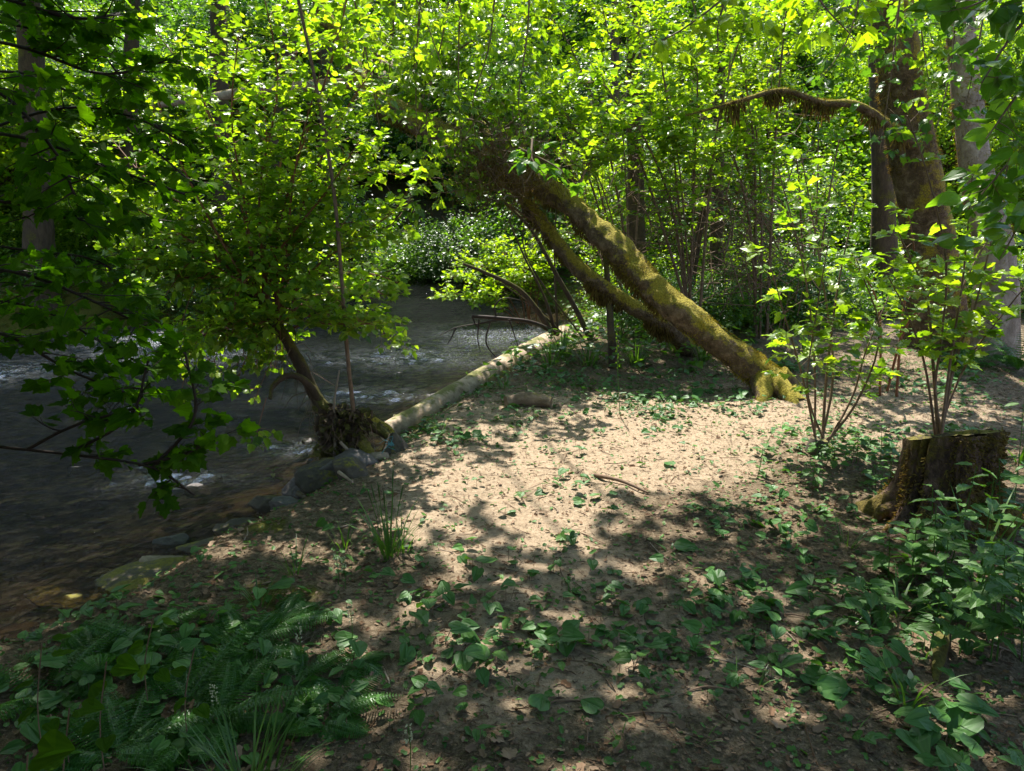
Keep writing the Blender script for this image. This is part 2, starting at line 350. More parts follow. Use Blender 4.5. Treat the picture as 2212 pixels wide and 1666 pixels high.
def water_material():
    m, n, l = newmat('creek_water'); tc = n.new('ShaderNodeTexCoord'); co = tc.outputs['Object']
    mp = n.new('ShaderNodeMapping'); mp.inputs['Scale'].default_value = (1, 1.9, 1); l.new(co, mp.inputs[0])
    h = mth(n, l, 'ADD', noise(n, l, mp.outputs[0], 9, 4, .6, .6), mth(n, l, 'MULTIPLY', noise(n, l, mp.outputs[0], 42, 4, .7, .6), .5))
    bp = n.new('ShaderNodeBump'); bp.inputs['Strength'].default_value = 1.0; bp.inputs['Distance'].default_value = .10; l.new(h, bp.inputs['Height'])
    gl = n.new('ShaderNodeBsdfGlossy'); gl.inputs['Roughness'].default_value = .035; l.new(bp.outputs[0], gl.inputs['Normal'])
    tr = n.new('ShaderNodeBsdfTransparent'); tr.inputs[0].default_value = (.60, .555, .465, 1)
    fr = n.new('ShaderNodeFresnel'); fr.inputs[0].default_value = 1.33; l.new(bp.outputs[0], fr.inputs['Normal'])
    mx = n.new('ShaderNodeMixShader'); l.new(mth(n, l, 'ADD', mth(n, l, 'MULTIPLY', fr.outputs[0], 1.25), .03), mx.inputs[0]); l.new(tr.outputs[0], mx.inputs[1]); l.new(gl.outputs[0], mx.inputs[2])
    at = n.new('ShaderNodeAttribute'); at.attribute_name = 'cover'; sx = n.new('ShaderNodeSeparateColor'); l.new(at.outputs['Color'], sx.inputs[0])
    l.new(mixc(n, l, sx.outputs[1], (.72, .64, .52), (.30, .35, .33)), tr.inputs[0])
    fo = n.new('ShaderNodeBsdfDiffuse'); fo.inputs[0].default_value = (.75, .8, .85, 1)
    k = mth(n, l, 'MULTIPLY', sx.outputs[0], ramp(n, l, noise(n, l, mp.outputs[0], 48, 6, .8, .6), [(.54, (0,0,0)), (.62, (1,1,1))]))
    mx2 = n.new('ShaderNodeMixShader'); l.new(k, mx2.inputs[0]); l.new(mx.outputs[0], mx2.inputs[1]); l.new(fo.outputs[0], mx2.inputs[2])
    o = n.new('ShaderNodeOutputMaterial'); l.new(mx2.outputs[0], o.inputs[0]); return m
M['ground'] = ground_material(); M['water'] = water_material()

# ------------------------------------------------------------------ scene-tree helpers
def tag(o, label=None, cat=None, group=None, kind=None):
    if label: o['label'] = label
    if cat: o['category'] = cat
    if group: o['group'] = group
    if kind: o['kind'] = kind
    return o
def thing(name, label, cat, loc=(0, 0, 0), group=None):
    o = bpy.data.objects.new(name, None); COL.objects.link(o); o.location = loc; o.empty_display_size = .1
    return tag(o, label, cat, group)
def kids(o): return [c for c in COL.objects if c.parent == o]
def dup(root, ks, loc, rotz=0, scale=1, label=None, group=None, tilt=(0, 0)):
    r = root.copy(); COL.objects.link(r); r.location = loc; r.rotation_euler = (tilt[0], tilt[1], rotz)
    r.scale = (scale,)*3 if np.ndim(scale) == 0 else scale
    if label: r['label'] = label
    if group: r['group'] = group
    for k in ks:
        c = k.copy(); COL.objects.link(c); c.parent = r
    return r

# ------------------------------------------------------------------ ground and creek
def axis(lo, hi, c, dense, n):
    """grid lines, dense around c"""
    t = np.linspace(-1, 1, n); a = np.sinh(t*dense)/math.sinh(dense)
    return c + np.where(a < 0, a*(c-lo), a*(hi-c))
def cover_fields(x, y):
    """R sand, G moss, B creek bed (what the ground is made of)"""
    u, v = proj(np.stack([x, y, np.zeros_like(x)], -1))
    d = sdf(x, y)
    sand = np.zeros_like(x)
    for (px, py, rx, ry, a) in ((1250,960,420,110,1.1), (1080,1090,260,130,1.0), (1550,900,300,70,.9), (1180,1230,240,90,.75), (2000,760,400,90,.45), (1150,1420,500,220,.6), (1600,1350,600,160,.48), (1900,900,400,80,.6)):
        sand = np.maximum(sand, a*np.exp(-(((u-px)/rx)**2 + ((v-py)/ry)**2)**1.5*.7))
    moss = .15 + .5*np.exp(-((d-.35)/.35)**2) + .25*sst(9, 16, y)
    for (px, py, rx, ry) in ((560,1130,120,30), (1080,880,90,22), (600,1290,160,60)):
        moss = np.maximum(moss, .75*np.exp(-((u-px)/rx)**2 - ((v-py)/ry)**2))
    moss = np.where(sand > .6, moss*.3, moss)
    return sand, moss, sst(.12, -.1, d)
def grid_sheet(xs, ys, zf):
    X, Y = np.meshgrid(xs, ys); Z = zf(X, Y); V = np.stack([X, Y, Z], -1).reshape(-1, 3)
    nx = len(xs); i = np.arange(len(ys)-1)[:, None]*nx; j = np.arange(nx-1)[None]
    return V, np.stack([i+j, i+j+1, i+nx+j+1, i+nx+j], -1).reshape(-1, 4)
def set_cover(o, cols):
    a = o.data.color_attributes.new('cover', 'FLOAT_COLOR', 'POINT')
    a.data.foreach_set('color', np.c_[cols, np.ones(len(cols))].astype(np.float32).ravel())
xs = axis(-60, 60, 0, 4.2, 560); ys = axis(-14, 90, 4.2, 4.0, 760)
V, F = grid_sheet(xs, ys, H)
g = MB().add(V, F).build('ground', M['ground'], smooth=True); tag(g, kind='structure')
set_cover(g, np.stack(cover_fields(V[:, 0], V[:, 1]), -1))
xs = np.arange(-16, 3.2, .045); ys = np.r_[np.arange(-3, 14, .045), np.arange(14, 43, .15)]
RAP = [(-6.0, 12.3, 1.1, .8), (-5.0, 10.9, 1.2, .9), (-1.7, 8.2, .8, .45), (.0, 12.6, 1.2, 1.3), (-1.6, 10.5, 1.3, .8), (-1.9, 6.2, .5, .25), (-7.0, 9.4, 1.0, .8), (-2.6,5.4,.5,.25)]
def foamf(x, y):
    f = 0
    for a, b, rx, ry in RAP: f = f + np.exp(-((x-a)/rx)**2 - ((y-b)/ry)**2)
    return f
def wz(x, y):
    f = foamf(x, y)
    return WZ + .022*(fbm(x*2.2+y*.5, y*4.5, 0, 91, 3)-.5) + (.02+.09*f)*(fbm(x*7, y*12, 0, 95, 3)-.5)
V, F = grid_sheet(xs, ys, wz)
fc = V[F].mean(1); keep = sdf(fc[:, 0], fc[:, 1]) < .6; F = F[keep]
used, inv = np.unique(F, return_inverse=True); V = V[used]; F = inv.reshape(F.shape)
wo = MB().add(V, F).build('creek_water', M['water'], smooth=True); tag(wo, kind='structure')
fm = np.clip((.25+1.5*fbm(V[:, 0]*1.6, V[:, 1]*2.2, 0, 111, 3))*sum(a*np.exp(-((V[:, 0]-x0)/rx)**2 - ((V[:, 1]-y0)/ry)**2) for (x0, y0, rx, ry), a in zip(RAP, (1.2,.75,.28,.6,.35,.25,.4,.15))), 0, 1)
set_cover(wo, np.stack([fm, sst(.1, 1.5, -sdf(V[:, 0], V[:, 1])), fm*0], -1))

# ------------------------------------------------------------------ woody growth
class Grow:
    """wood tubes and leaf placements of one plant"""
    def __init__(s): s.w = MB(); s.P=[]; s.D=[]; s.N=[]; s.Z=[]
    def leaf(s, p, d, size, tilt=.45):
        n = np.array([0, 0, 1.]) + rng.normal(size=3)*tilt
        s.P.append(p); s.D.append(d); s.N.append(n); s.Z.append(size*rng.uniform(.45, 1.3))
    def twig(s, p, d, L, r, size, gap, sub=0, up=.25, tilt=.45, sides=3, wmat=0, bare=.15, droop=0.1):
        n = 5; q = np.array(p, float); d = unit(np.array(d, float)); pts = [q]
        wob = rng.normal(size=3)*.25
        for i in range(n):
            d = unit(d + np.array([0, 0, up/n]) + wob/n + rng.normal(size=3)*.09); q = q + d*L/n; pts.append(q)
        pts = np.array(pts); s.w.tube(pts, np.linspace(r, r*.3, n+1), sides, wmat, cap=False)
        m = max(1, int(L/gap)); side = unit(np.cross(d, [0, 0, 1.]))
        for k in range(m):
            t = bare + (1-bare)*(k+rng.uniform(.2, .8))/m; i = min(int(t*n), n-1); b = pts[i] + (pts[i+1]-pts[i])*(t*n-i)
            for sg in (1, -1):
                if rng.random() < .14: continue
                ld = unit(d*.6 + side*sg*rng.uniform(.5, 1.1) + np.array([0, 0, -droop]) + rng.normal(size=3)*.25)
                s.leaf(b + ld*size*.3, ld, size, tilt)
        s.leaf(pts[-1], unit(d + np.array([0, 0, -droop])), size, tilt)
        if sub:
            for k in range(sub):
                t = rng.uniform(.2, .9); i = min(int(t*n), n-1); b = pts[i] + (pts[i+1]-pts[i])*(t*n-i)
                dd = unit(d + side*rng.choice([-1, 1])*rng.uniform(.5, 1.3) + rng.normal(size=3)*.3)
                s.twig(b, dd, L*rng.uniform(.35, .6), r*.5, size, gap, 0, up, tilt, sides, wmat, bare, droop)
    def stem(s, pts, r0, r1, ntw=20, tl=(.3, .6), size=.1, gap=.09, start=.25, sub=1, up=.2, sides=6, wmat=0, n=14, tilt=.45, twr=.0035, droop=.1, rough=0, dirb=None, sprmat=None, shrink=.5):
        P = spline(pts, n); T = unit(np.gradient(P, axis=0)); s.w.tube(P, np.linspace(r0, r1, n), sides, wmat, rough, 6)
        for k in range(ntw):
            t = start + (1-start)*(k+rng.random())/ntw; i = min(int(t*(n-1)), n-2); f = t*(n-1)-i
            b = P[i] + (P[i+1]-P[i])*f; a = rng.uniform(0, 2*np.pi)
            o = np.array([math.cos(a), math.sin(a), rng.uniform(-.2, .5)])
            if dirb is not None: o = o + np.array(dirb)
            d = unit(o + T[i]*.5); L = rng.uniform(*tl)*(1 - shrink*t)
            s.twig(b, d, L, twr, size, gap, sub, up, tilt, 3, wmat if sprmat is None else sprmat, .12, droop)
        return P
    def put(s, root, wmats, lmat, tplx=T_MAPLE, wname='stems', lname='foliage', smooth=True, wid=1.0):
        if s.w.n: s.w.build(wname, wmats, root, smooth)
        if s.P:
            return MB().leaves(tplx, s.P, s.D, s.N, s.Z, 0, wid).build(lname, lmat, root)

def moss_tufts(path, rad, n, length, hang, mat, parent, name='moss', seed=0, topbias=0.0, width=.35, span=(0, 1)):
    """ragged moss shreds rooted on a trunk"""
    P = spline(path, 60); T = unit(np.gradient(P, axis=0)); rad = np.interp(np.linspace(0, 1, 60), np.linspace(0, 1, len(rad)), rad)
    t = rng.uniform(span[0], span[1], n)*58.99; i = t.astype(int); f = (t-i)[:, None]
    c = P[i]*(1-f) + P[i+1]*f; tt = T[i]; a = rng.normal(size=(n, 3)); a[:, 2] += topbias
    o = unit(a - tt*np.sum(a*tt, 1, keepdims=True)); clump = vn(c[:, 0]*5, c[:, 1]*5, c[:, 2]*5, 7+seed)
    pos = c + o*(rad[i][:, None]*.97)
    under = np.clip(-o[:, 2], 0, 1)
    d = unit(o*.5 + rng.normal(size=(n, 3))*.45 + np.c_[np.zeros((n, 2)), -hang*(.4+under)])
    ln = length*rng.uniform(.3, 1.0, n)*(.15 + 1.3*clump**1.5)*(.5 + hang*under*.7*(clump > .45))
    mb = MB(); mb.leaves(T_BIT, pos, d, rng.normal(size=(n, 3)), ln, 0, width)
    return mb.build(name, mat, parent)

# ------------------------------------------------------------------ leaning mossy tree
t = thing('leaning_tree', 'thick moss covered tree trunk leaning left from the sand over the creek bank', 'tree', GP(1675, 850))
L0 = np.array(t.location)
pa = [GP(1720, 860)-[0,0,.12], W(1665,825,6.75), W(1560,745,6.85), W(1430,640,7.1), W(1340,545,7.5), W(1205,425,8.1), W(1060,345,8.7), W(900,262,9.3), W(800,205,9.6), W(735,95,9.9), W(685,-10,10.1), W(640,-160,10.3)]
ra = [.15,.185,.17,.165,.165,.155,.17,.18,.17,.13,.115,.10]
Pa = spline(pa, 70); RA = np.interp(np.linspace(0, 1, 70), np.linspace(0, 1, 12), ra)*.77
RA = RA*(1+.22*(vn(np.arange(70)*.35, 0, 0, 3)-.5)); RA[:7] *= np.linspace(1.2, 1.0, 7)
Pf = spline(Pa, 260); Rf = np.interp(np.linspace(0, 1, 260), np.linspace(0, 1, 70), RA)
MB().tube(Pf-L0, Rf, 56, 0, .42, 8).build('trunk', M['bark_moss'], t, True)
for k, (e0, e1) in enumerate((((1672,822),(1722,872)), ((1650,820),(1648,868)), ((1680,815),(1735,845)))):   # root flares
    a, b = W(*e0, 6.7), GP(*e1)
    MB().tube(spline([a-L0, (a*.45+b*.55)+[0,0,-.01]-L0, b-L0-[0,0,.06]], 10), np.linspace(.13, .045, 10), 12, 0, .3, 8, seed=k).build('root', M['bark_moss'], t, True)
moss_tufts(np.array(pa)-L0, np.array(ra)*.82, 24000, .055, .45, M['moss'], t, topbias=.55, width=.28, span=(.09, .80))
moss_tufts(np.array(pa)-L0, np.array(ra)*.82, 6000, .08, 1.4, M['mossbrown'], t, 'hanging_moss', 4, -.7, .2, (.25, .75))
G = Grow()
for (i, e) in ((30, (1290,330,8.6)), (34, (1010,230,8.4)), (38, (1180,200,8.9)), (44, (960,130,9.2)), (52, (900,60,9.6)), (58, (640,60,9.8)), (46, (1060,60,9.4))):
    e = W(*e)
    G.stem([Pa[i]-L0, (Pa[i]*.5+e*.5)+[0, 0, .1]-L0, e-L0], .03, .006, 26, (.35, .75), .08, .07, .3, 1, .1, 6, twr=.004)
G.put(t, M['twig'], M['leaf_sun'], T_LOBE, 'limb', 'crown')

# second, thinner trunk with hanging moss
t = thing('leaning_tree', 'thinner dark leaning trunk with shaggy hanging moss, behind the thick mossy trunk', 'tree', GP(1450, 745))
L0 = np.array(t.location)
pb = [GP(1500, 755)-[0,0,.1], W(1440,705,7.9), W(1345,650,8.0), W(1250,580,8.1), W(1185,500,8.3), W(1120,410,8.6), W(1070,330,8.9), W(1030,240,9.3)]
rb = [.11,.088,.08,.085,.075,.065,.05,.035]
Pb = spline(pb, 50); MB().tube(Pb-L0, np.interp(np.linspace(0, 1, 50), np.linspace(0, 1, 8), rb), 18, 0, .2, 7, seed=3).build('trunk', M['bark_moss'], t, True)
moss_tufts(np.array(pb)-L0, rb, 9000, .11, 1.6, M['mossbrown'], t, 'hanging_moss', 9, -.6, .12, (.08, .95))
moss_tufts(np.array(pb)-L0, rb, 4000, .05, .3, M['moss'], t, 'moss', 10, .8, .35, (.05, .9))
G = Grow()
for (i, e) in ((28, (1010,420,8.6)), (32, (950,330,8.7)), (38, (1150,250,9)), (42, (1220,330,9)), (46, (940,200,9.4)), (48, (1100,120,9.6))):
    e = W(*e); G.stem([Pb[i]-L0, (Pb[i]*.5+e*.5)+[0, 0, .08]-L0, e-L0], .02, .004, 16, (.3, .6), .075, .1, .4, 1, .1, 5, twr=.003)
# twiggy brown tangle
for k in range(90):
    i = rng.integers(26, 49); d = unit(rng.normal(size=3) + [-.3, -.2, -.3]); p = Pb[i]-L0; Lh = rng.uniform(.4, .9)
    G.w.tube(spline([p, p+d*Lh*.5+rng.normal(size=3)*.06, p+d*Lh+rng.normal(size=3)*.12], 6), np.linspace(.006, .0015, 6), 3, 0, cap=False)
G.put(t, M['twig'], M['leaf_mid'], T_LOBE, 'limb', 'crown')

# ------------------------------------------------------------------ generic arching shrubs of the thicket
def arch_shrub(base, tips, size=.11, ntw=18, r=.018, tl=(.35, .7), start=.35, wm='twig', gap=.1, sub=1, rise=.5, twr=.0035, tilt=.45, bare=0):
    G = Grow()
    for tp in tips:
        tp = np.array(tp)-base; mid = tp*np.array([.35, .35, .6]) + rng.normal(size=3)*.1*rise
        G.stem([[rng.normal()*.07, rng.normal()*.07, -.08], mid, tp*[.75, .75, .95]+[0, 0, .1*rise], tp], r*rng.uniform(.7, 1.1), .004, ntw, tl, size, gap, start, sub, .15, 6, twr=twr, tilt=tilt)
    for k in range(bare):                     # dead bare twigs low in the shrub
        tp = np.array(tips[rng.integers(len(tips))])-base; p = tp*rng.uniform(.2, .8); d = unit(rng.normal(size=3)+[0, 0, .2]); Lh = rng.uniform(.3, 1.0)
        G.w.tube(spline([p, p+d*Lh*.5+rng.normal(size=3)*.07, p+d*Lh], 5), np.linspace(.007, .002, 5), 3, 0, cap=False)
    return G
THICK = [   # base pixel, depth, tips (u,v,depth), label
    ((1500,720), 8.9, [(1250,180,8.9),(1380,60,9.3),(1500,150,8.8),(1620,60,9.5),(1440,300,8.6),(1330,260,8.4)], 'leaf_sun', 'tall leafy shrub arching above the thick mossy trunk in full sun'),
    ((1640,700), 9.6, [(1560,60,9.8),(1700,20,10),(1620,260,9.6),(1560,330,9)], 'leaf_sun', 'arching shrub with dense leaves between the mossy trunk and the big right tree'),
    ((1380,690), 10.4, [(1150,40,10.5),(1250,-60,10.8),(1060,120,10.2),(1350,-80,11),(1180,250,10),(1000,20,10.6)], 'leaf_yel', 'bright yellow green shrub whose crown fills the top centre above the trunks'),
    ((1560,700), 11.5, [(1450,-60,11.6),(1600,-90,12),(1300,30,11.4),(1750,-60,12),(1500,120,11)], 'leaf_yel', 'tall sunlit shrub rising behind the thicket at the top centre'),
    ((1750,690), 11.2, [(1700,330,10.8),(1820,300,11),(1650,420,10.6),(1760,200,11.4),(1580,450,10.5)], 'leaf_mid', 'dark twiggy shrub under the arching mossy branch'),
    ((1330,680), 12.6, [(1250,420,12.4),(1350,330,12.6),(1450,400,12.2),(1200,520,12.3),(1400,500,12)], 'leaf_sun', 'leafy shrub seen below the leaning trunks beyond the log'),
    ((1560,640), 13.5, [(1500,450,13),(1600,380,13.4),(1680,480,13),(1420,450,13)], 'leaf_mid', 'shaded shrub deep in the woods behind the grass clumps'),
]
for bp_, dep, tips, lm, lab in THICK:
    b = W(bp_[0], bp_[1], dep); b[2] = Hs(b[0], b[1])
    t = thing('shrub', lab, 'shrub', b); sz = .078
    tp = [W(*q) for q in tips]
    dark = 'dark' in lab or 'deep' in lab
    G = arch_shrub(b, tp, sz, 12 if dark else 34, .02, (.4, .9), .3 if not dark else .2, bare=100, gap=.07)
    G.put(t, M['twig'], M[lm], T_LOBE)

# sunlit bush hanging over the creek beyond the log
b = W(1150, 700, 14.2); b[2] = Hs(b[0], b[1])
t = thing('creek_bush', 'light green bush hanging over the glittering creek beyond the dark broken branch', 'bush', b)
G = arch_shrub(b, [W(*q) for q in ((970,600,14.2),(1000,570,14.6),(1060,570,14.6),(1100,600,14),(1010,650,13.8),(950,640,13.8),(1130,560,15),(1160,600,14.8),(1050,530,15),(1150,500,15.5),(1200,560,15.4))], .075, 28, .015, (.35,.6), .35, gap=.06)
G.put(t, M['twigred'], M['leaf_yel'], T_OVAL)

# ------------------------------------------------------------------ the bush tree leaning over the creek, with its exposed roots
b = GP(775, 1010)
t = thing('creekside_tree', 'many stemmed leafy tree leaning left over the creek from a mass of exposed roots', 'tree', b)
tr = [W(775,960,5.15), W(735,905,5.2), W(690,870,5.25), W(650,790,5.3), W(610,720,5.3), W(565,655,5.35), W(520,610,5.4)]
P = spline(tr, 30); MB().tube(P-b, np.linspace(.058, .032, 30), 16, 0, .4, 14, seed=5).build('trunk', M['bark_dark'], t, True)
RT = [([(760,930,5.15),(790,975,5.0),(815,1010,4.9)], .062, 'bark_bare'), ([(745,900,5.2),(740,960,5.1),(745,1020,4.98)], .075, 'bark_dark'), ([(720,890,5.2),(708,950,5.1),(700,1005,5.05)], .05, 'bark_dark'),
      ([(770,900,5.3),(820,930,5.3),(850,960,5.2)], .04, 'bark_dark'), ([(735,930,5.1),(760,980,4.95),(775,1020,4.85)], .03, 'bark_dark'), ([(760,890,5.3),(800,905,5.4),(845,935,5.4)], .035, 'bark_moss')]
for k, (pp, r, mm) in enumerate(RT):
    q = [W(*a)-b for a in pp]; q.append(q[-1]+[.02, -.05, -.15])
    MB().tube(spline(q, 16), np.linspace(r, r*.65, 16), 14, 0, .4, 14, seed=k).build('root', M[mm], t, True)
mb = MB()
for k in range(210):                          # rootlets, bark shreds and debris caught in the roots
    p = W(rng.normal(738, 28), rng.uniform(880, 1000), rng.uniform(4.95, 5.25))-b; d = unit(rng.normal(size=3)+[0, 0, -.8]); Lh = rng.uniform(.05, .2)
    mb.tube(spline([p, p+d*Lh*.5+rng.normal(size=3)*.03, p+d*Lh+[0, 0, -.05]], 5), np.linspace(.0035, .001, 5), 3, 0, cap=False)
for k in range(90):
    i = rng.integers(0, 24); p = P[i]-b+rng.normal(size=3)*.04; d = unit(rng.normal(size=3)+[0, 0, -1.5]); Lh = rng.uniform(.08, .3)
    mb.tube(spline([p, p+d*Lh*.5+rng.normal(size=3)*.02, p+d*Lh+[0, 0, -.08]], 5), np.linspace(.003, .001, 5), 3, 0, cap=False)
n = 1500; pos = np.array([W(rng.normal(738, 22), rng.uniform(885, 985), rng.uniform(4.97, 5.2))-b for _ in range(n)])
mb.leaves(T_BIT, pos, rng.normal(size=(n, 3))+[0, 0, -.8], rng.normal(size=(n, 3)), rng.uniform(.03, .08, n), 1)
mb.build('rootlets', [M['twig'], M['bark_dark']], t)
MB().tube(spline([W(690,862,5.25)-b, W(655,820,5.15)-b, W(620,812,5.1)-b, W(590,835,5.05)-b, W(583,862,5.0)-b], 18), np.linspace(.035, .012, 18), 10, 0, .35, 22, seed=9).build('branch_stub', M['bark_dark'], t, True)
G = Grow()
FAN = [((560,650),(500,560),(380,330),(330,170)), ((580,670),(560,500),(470,300),(410,140)), ((600,700),(585,520),(578,330),(560,120)), ((600,700),(620,520),(640,350),(690,160)),
       ((560,650),(590,560),(700,420),(780,300)), ((590,690),(680,580),(760,520),(850,460)), ((530,610),(440,540),(330,470),(230,420)), ((540,620),(450,480),(330,400),(240,300)),
       ((560,650),(530,450),(500,250),(520,40)), ((600,700),(600,450),(620,220),(660,20)), ((590,690),(650,450),(740,250),(830,120)), ((540,620),(480,600),(400,600),(340,580)),
       ((600,700),(680,640),(760,620),(840,640)), ((590,690),(540,700),(470,690),(440,730)), ((610,720),(660,700),(730,700),(800,700)), ((560,650),(510,400),(430,200),(330,60)),
       ((600,700),(640,500),(760,380),(880,380)), ((575,660),(560,420),(600,180),(560,-60)), ((575,660),(620,420),(720,120),(760,-60)), ((540,620),(420,520),(330,520),(280,520))]
for k, f in enumerate(FAN):
    y0 = 5.35; de = rng.uniform(-.7, .9)
    G.stem([W(f[0][0], f[0][1], y0)-b, W(f[1][0], f[1][1], y0+de*.3)-b, W(f[2][0], f[2][1], y0+de*.7)-b, W(f[3][0], f[3][1], y0+de)-b], .011, .0035, 30, (.25, .6), .062, .058, .2, 1, .12, 5, wmat=0, twr=.0022, tilt=.45)
for q_ in (((560,650),(470,600),(380,590),(300,620)), ((590,690),(700,600),(790,590),(860,610)), ((560,650),(640,600),(720,640),(780,700)), ((580,670),(500,680),(430,720),(400,800)), ((590,690),(720,680),(800,700),(850,740)),
           ((540,620),(430,560),(330,560),(250,560)), ((600,700),(620,560),(680,500),(760,480)), ((560,650),(520,560),(440,500),(380,470))):
    de = rng.uniform(-.6, .7); G.stem([W(q_[0][0], q_[0][1], 5.35)-b, W(q_[1][0], q_[1][1], 5.35+de*.3)-b, W(q_[2][0], q_[2][1], 5.35+de*.7)-b, W(q_[3][0], q_[3][1], 5.35+de)-b], .008, .003, 18, (.2, .5), .06, .058, .15, 1, .0, 5, twr=.002, tilt=.6, droop=.25)
for k in range(34):                             # drooping sprays above the water, low on the left
    s0 = W(rng.uniform(450, 640), rng.uniform(560, 760), rng.uniform(5.0, 5.6))-b; e = s0 + np.array([rng.uniform(-.5, .1), rng.uniform(-.2, .2), -rng.uniform(.15, .55)])
    G.stem([s0, s0*.5+e*.5+[0, 0, .12], e], .005, .002, 8, (.12, .3), .058, .045, .2, 0, -.2, 4, twr=.002, droop=.6, tilt=.9)
s0 = W(575,860,5.1)-b; e = W(548,960,4.9)-b
G.stem([s0, e*.6+s0*.4, e], .004, .002, 5, (.08, .2), .07, .05, .5, 0, -.2, 4, twr=.002, droop=.7, tilt=.9)
G.put(t, M['twigred'], M['leaf_sun'], T_LOBE)

# tall dark vine stem
b = W(765, 885, 5.0); t = thing('dead_sapling', 'long thin reddish dead stem standing straight up from the exposed roots', 'dead sapling', b)
P = spline([W(765,905,5.02), W(750,760,5.0), W(737,590,5.0), W(722,420,5.0), W(700,280,5.0), W(672,130,5.0), W(640,-20,5.0), W(600,-200,5.0)], 40)
mb = MB().tube(P-b, np.linspace(.015, .009, 40), 8, 0, .15, 20); mb.build('stem', M['twig'], t, True)
for k in range(14):
    i = rng.integers(5, 36); p = P[i]-b; d = unit(rng.normal(size=3)+[0, 0, .4]); Lh = rng.uniform(.05, .25)
    MB().tube([p, p+d*Lh*.5, p+d*Lh+[0, 0, -.02]], [.004, .003, .001], 3, 0, cap=False).build('twig', M['twig'], t)

# ------------------------------------------------------------------ fallen logs
def log(name, label, pts, rad, mat, n=30, rough=.1, rs=5, seed=0, stubs=0):
    o = np.array(pts[0]); t = thing(name, label, 'log', o); P = spline(pts, n)
    rr = np.interp(np.linspace(0, 1, n), np.linspace(0, 1, len(rad)), rad)
    MB().tube(P-o, rr, 18, 0, rough, rs, seed=seed).build('trunk', M[mat], t, True)
    for k in range(stubs):
        i = rng.integers(2, n-2); d = unit(rng.normal(size=3)+[0, 0, .6]); p = P[i]-o+d*rr[i]*.8
        MB().tube([p, p+d*.05, p+d*.09], [.02, .016, .012], 7, 0, .2, 30, seed=k).build('branch_stub', M[mat], t, True)
    return t, P-o, rr
t1, P1, r1 = log('fallen_log', 'long pale fallen log lying along the water edge beside the sand', [W(835,935,6.3), W(930,883,6.9), W(1040,820,8.0), W(1130,768,9.4), W(1220,722,11.2)], [.095,.108,.128,.138,.15], 'log', 44, .12, 5, 2, 5)
log('fallen_log', 'mossy fallen log farther back, behind the dark upright stem', [W(1225,738,10.6), W(1300,715,10.9), W(1390,690,11.3)], [.10,.10,.09], 'log', 20, .12, 6, 7)
log('fallen_log', 'short mossy block of wood lying in the green leaves above the sand', [GP(1092,880)+[0,0,.05], GP(1140,876)+[0,0,.06], GP(1190,882)+[0,0,.05]], [.05,.062,.048], 'woodblock', 14, .4, 9, 8)
log('fallen_log', 'flat dark strip of wood half buried behind the mossy block', [GP(1118,862)+[0,0,.03], GP(1165,868)+[0,0,.02]], [.04,.03], 'bark_dark', 8, .25, 14, 9)
log('cross_log', 'pale weathered branch lying across the gap high over the creek, upper left', [W(345,225,11), W(450,212,10.8), W(560,195,10.6), W(690,183,10.4), W(800,180,10.2)], [.05,.06,.075,.07,.06], 'bark_bare', 24, .15, 6, 12)
log('fallen_log', 'short brown piece of wood lying among leaves at the lower right', [GP(2022,1470)-[0,0,.012], GP(2030,1420)+[0,0,.005], GP(2040,1345)+[0,0,.015]], [.016,.026,.024], 'bark_dark', 14, .4, 16, 13)
# ------------------------------------------------------------------ dark stems by the log
b = GP(1190, 740); b = W(1195, 722, 9.9)
t = thing('bare_shrub', 'clump of dark crooked bare stems growing beside the far end of the pale log', 'bare shrub', b)
for k, (pp, r) in enumerate((([(1195,722,9.9),(1160,670,9.8),(1120,625,9.7),(1050,590,9.6),(1000,570,9.5)], .045), ([(1205,718,9.9),(1200,620,9.9),(1198,520,9.9),(1205,420,10)], .018),
        ([(1200,718,9.9),(1175,640,9.8),(1135,560,9.8),(1100,480,9.8)], .022), ([(1280,745,9.6),(1245,670,9.6),(1200,590,9.6),(1150,500,9.7),(1085,430,9.8)], .04), ([(1215,720,9.9),(1150,660,9.8),(1080,610,9.7)], .016),
        ([(1262,735,9.6),(1140,560,9.4),(1135,450,9.5)], .014))):
    MB().tube(spline([W(*a)-b for a in pp], 22), np.linspace(r, r*.4, 22), 9, 0, .25, 12, seed=k).build('stem', M['bark_dark'], t, True)
b = W(1190, 712, 9.7); t = thing('broken_branch', 'black broken branch reaching left over the water with dangling twigs and a loop', 'branch', b)
MB().tube(spline([W(*a)-b for a in ((1205,722,9.8),(1150,697,9.5),(1080,688,9.3),(1020,683,9.2))], 20), np.linspace(.032, .022, 20), 9, 0, .25, 16).build('limb', M['twigdark'], t, True)
mb = MB()
for pp in ([(1075,690,9.3),(1068,665,9.3),(1085,645,9.3),(1120,648,9.35),(1150,662,9.4)], [(1080,690,9.3),(1030,700,9.2),(985,708,9.1),(950,725,9.1)], [(1035,690,9.2),(1032,730,9.2),(1038,760,9.2)], [(1060,692,9.3),(1050,740,9.2),(1075,775,9.2),(1100,790,9.2)],
           [(985,708,9.1),(975,730,9.1),(965,745,9.1)], [(1020,683,9.2),(1030,705,9.2),(1045,715,9.2)], [(1100,690,9.3),(1110,720,9.3),(1120,750,9.3)]):
    MB().tube(spline([W(*a)-b for a in pp], 14), np.linspace(.013, .004, 14), 6, 0, .2, 20).build('twig', M['twigdark'], t, True)
b = GP(1325, 795); t = thing('young_tree', 'slim dark upright trunk rising from the grass in front of the leaning trunks', 'tree', b)
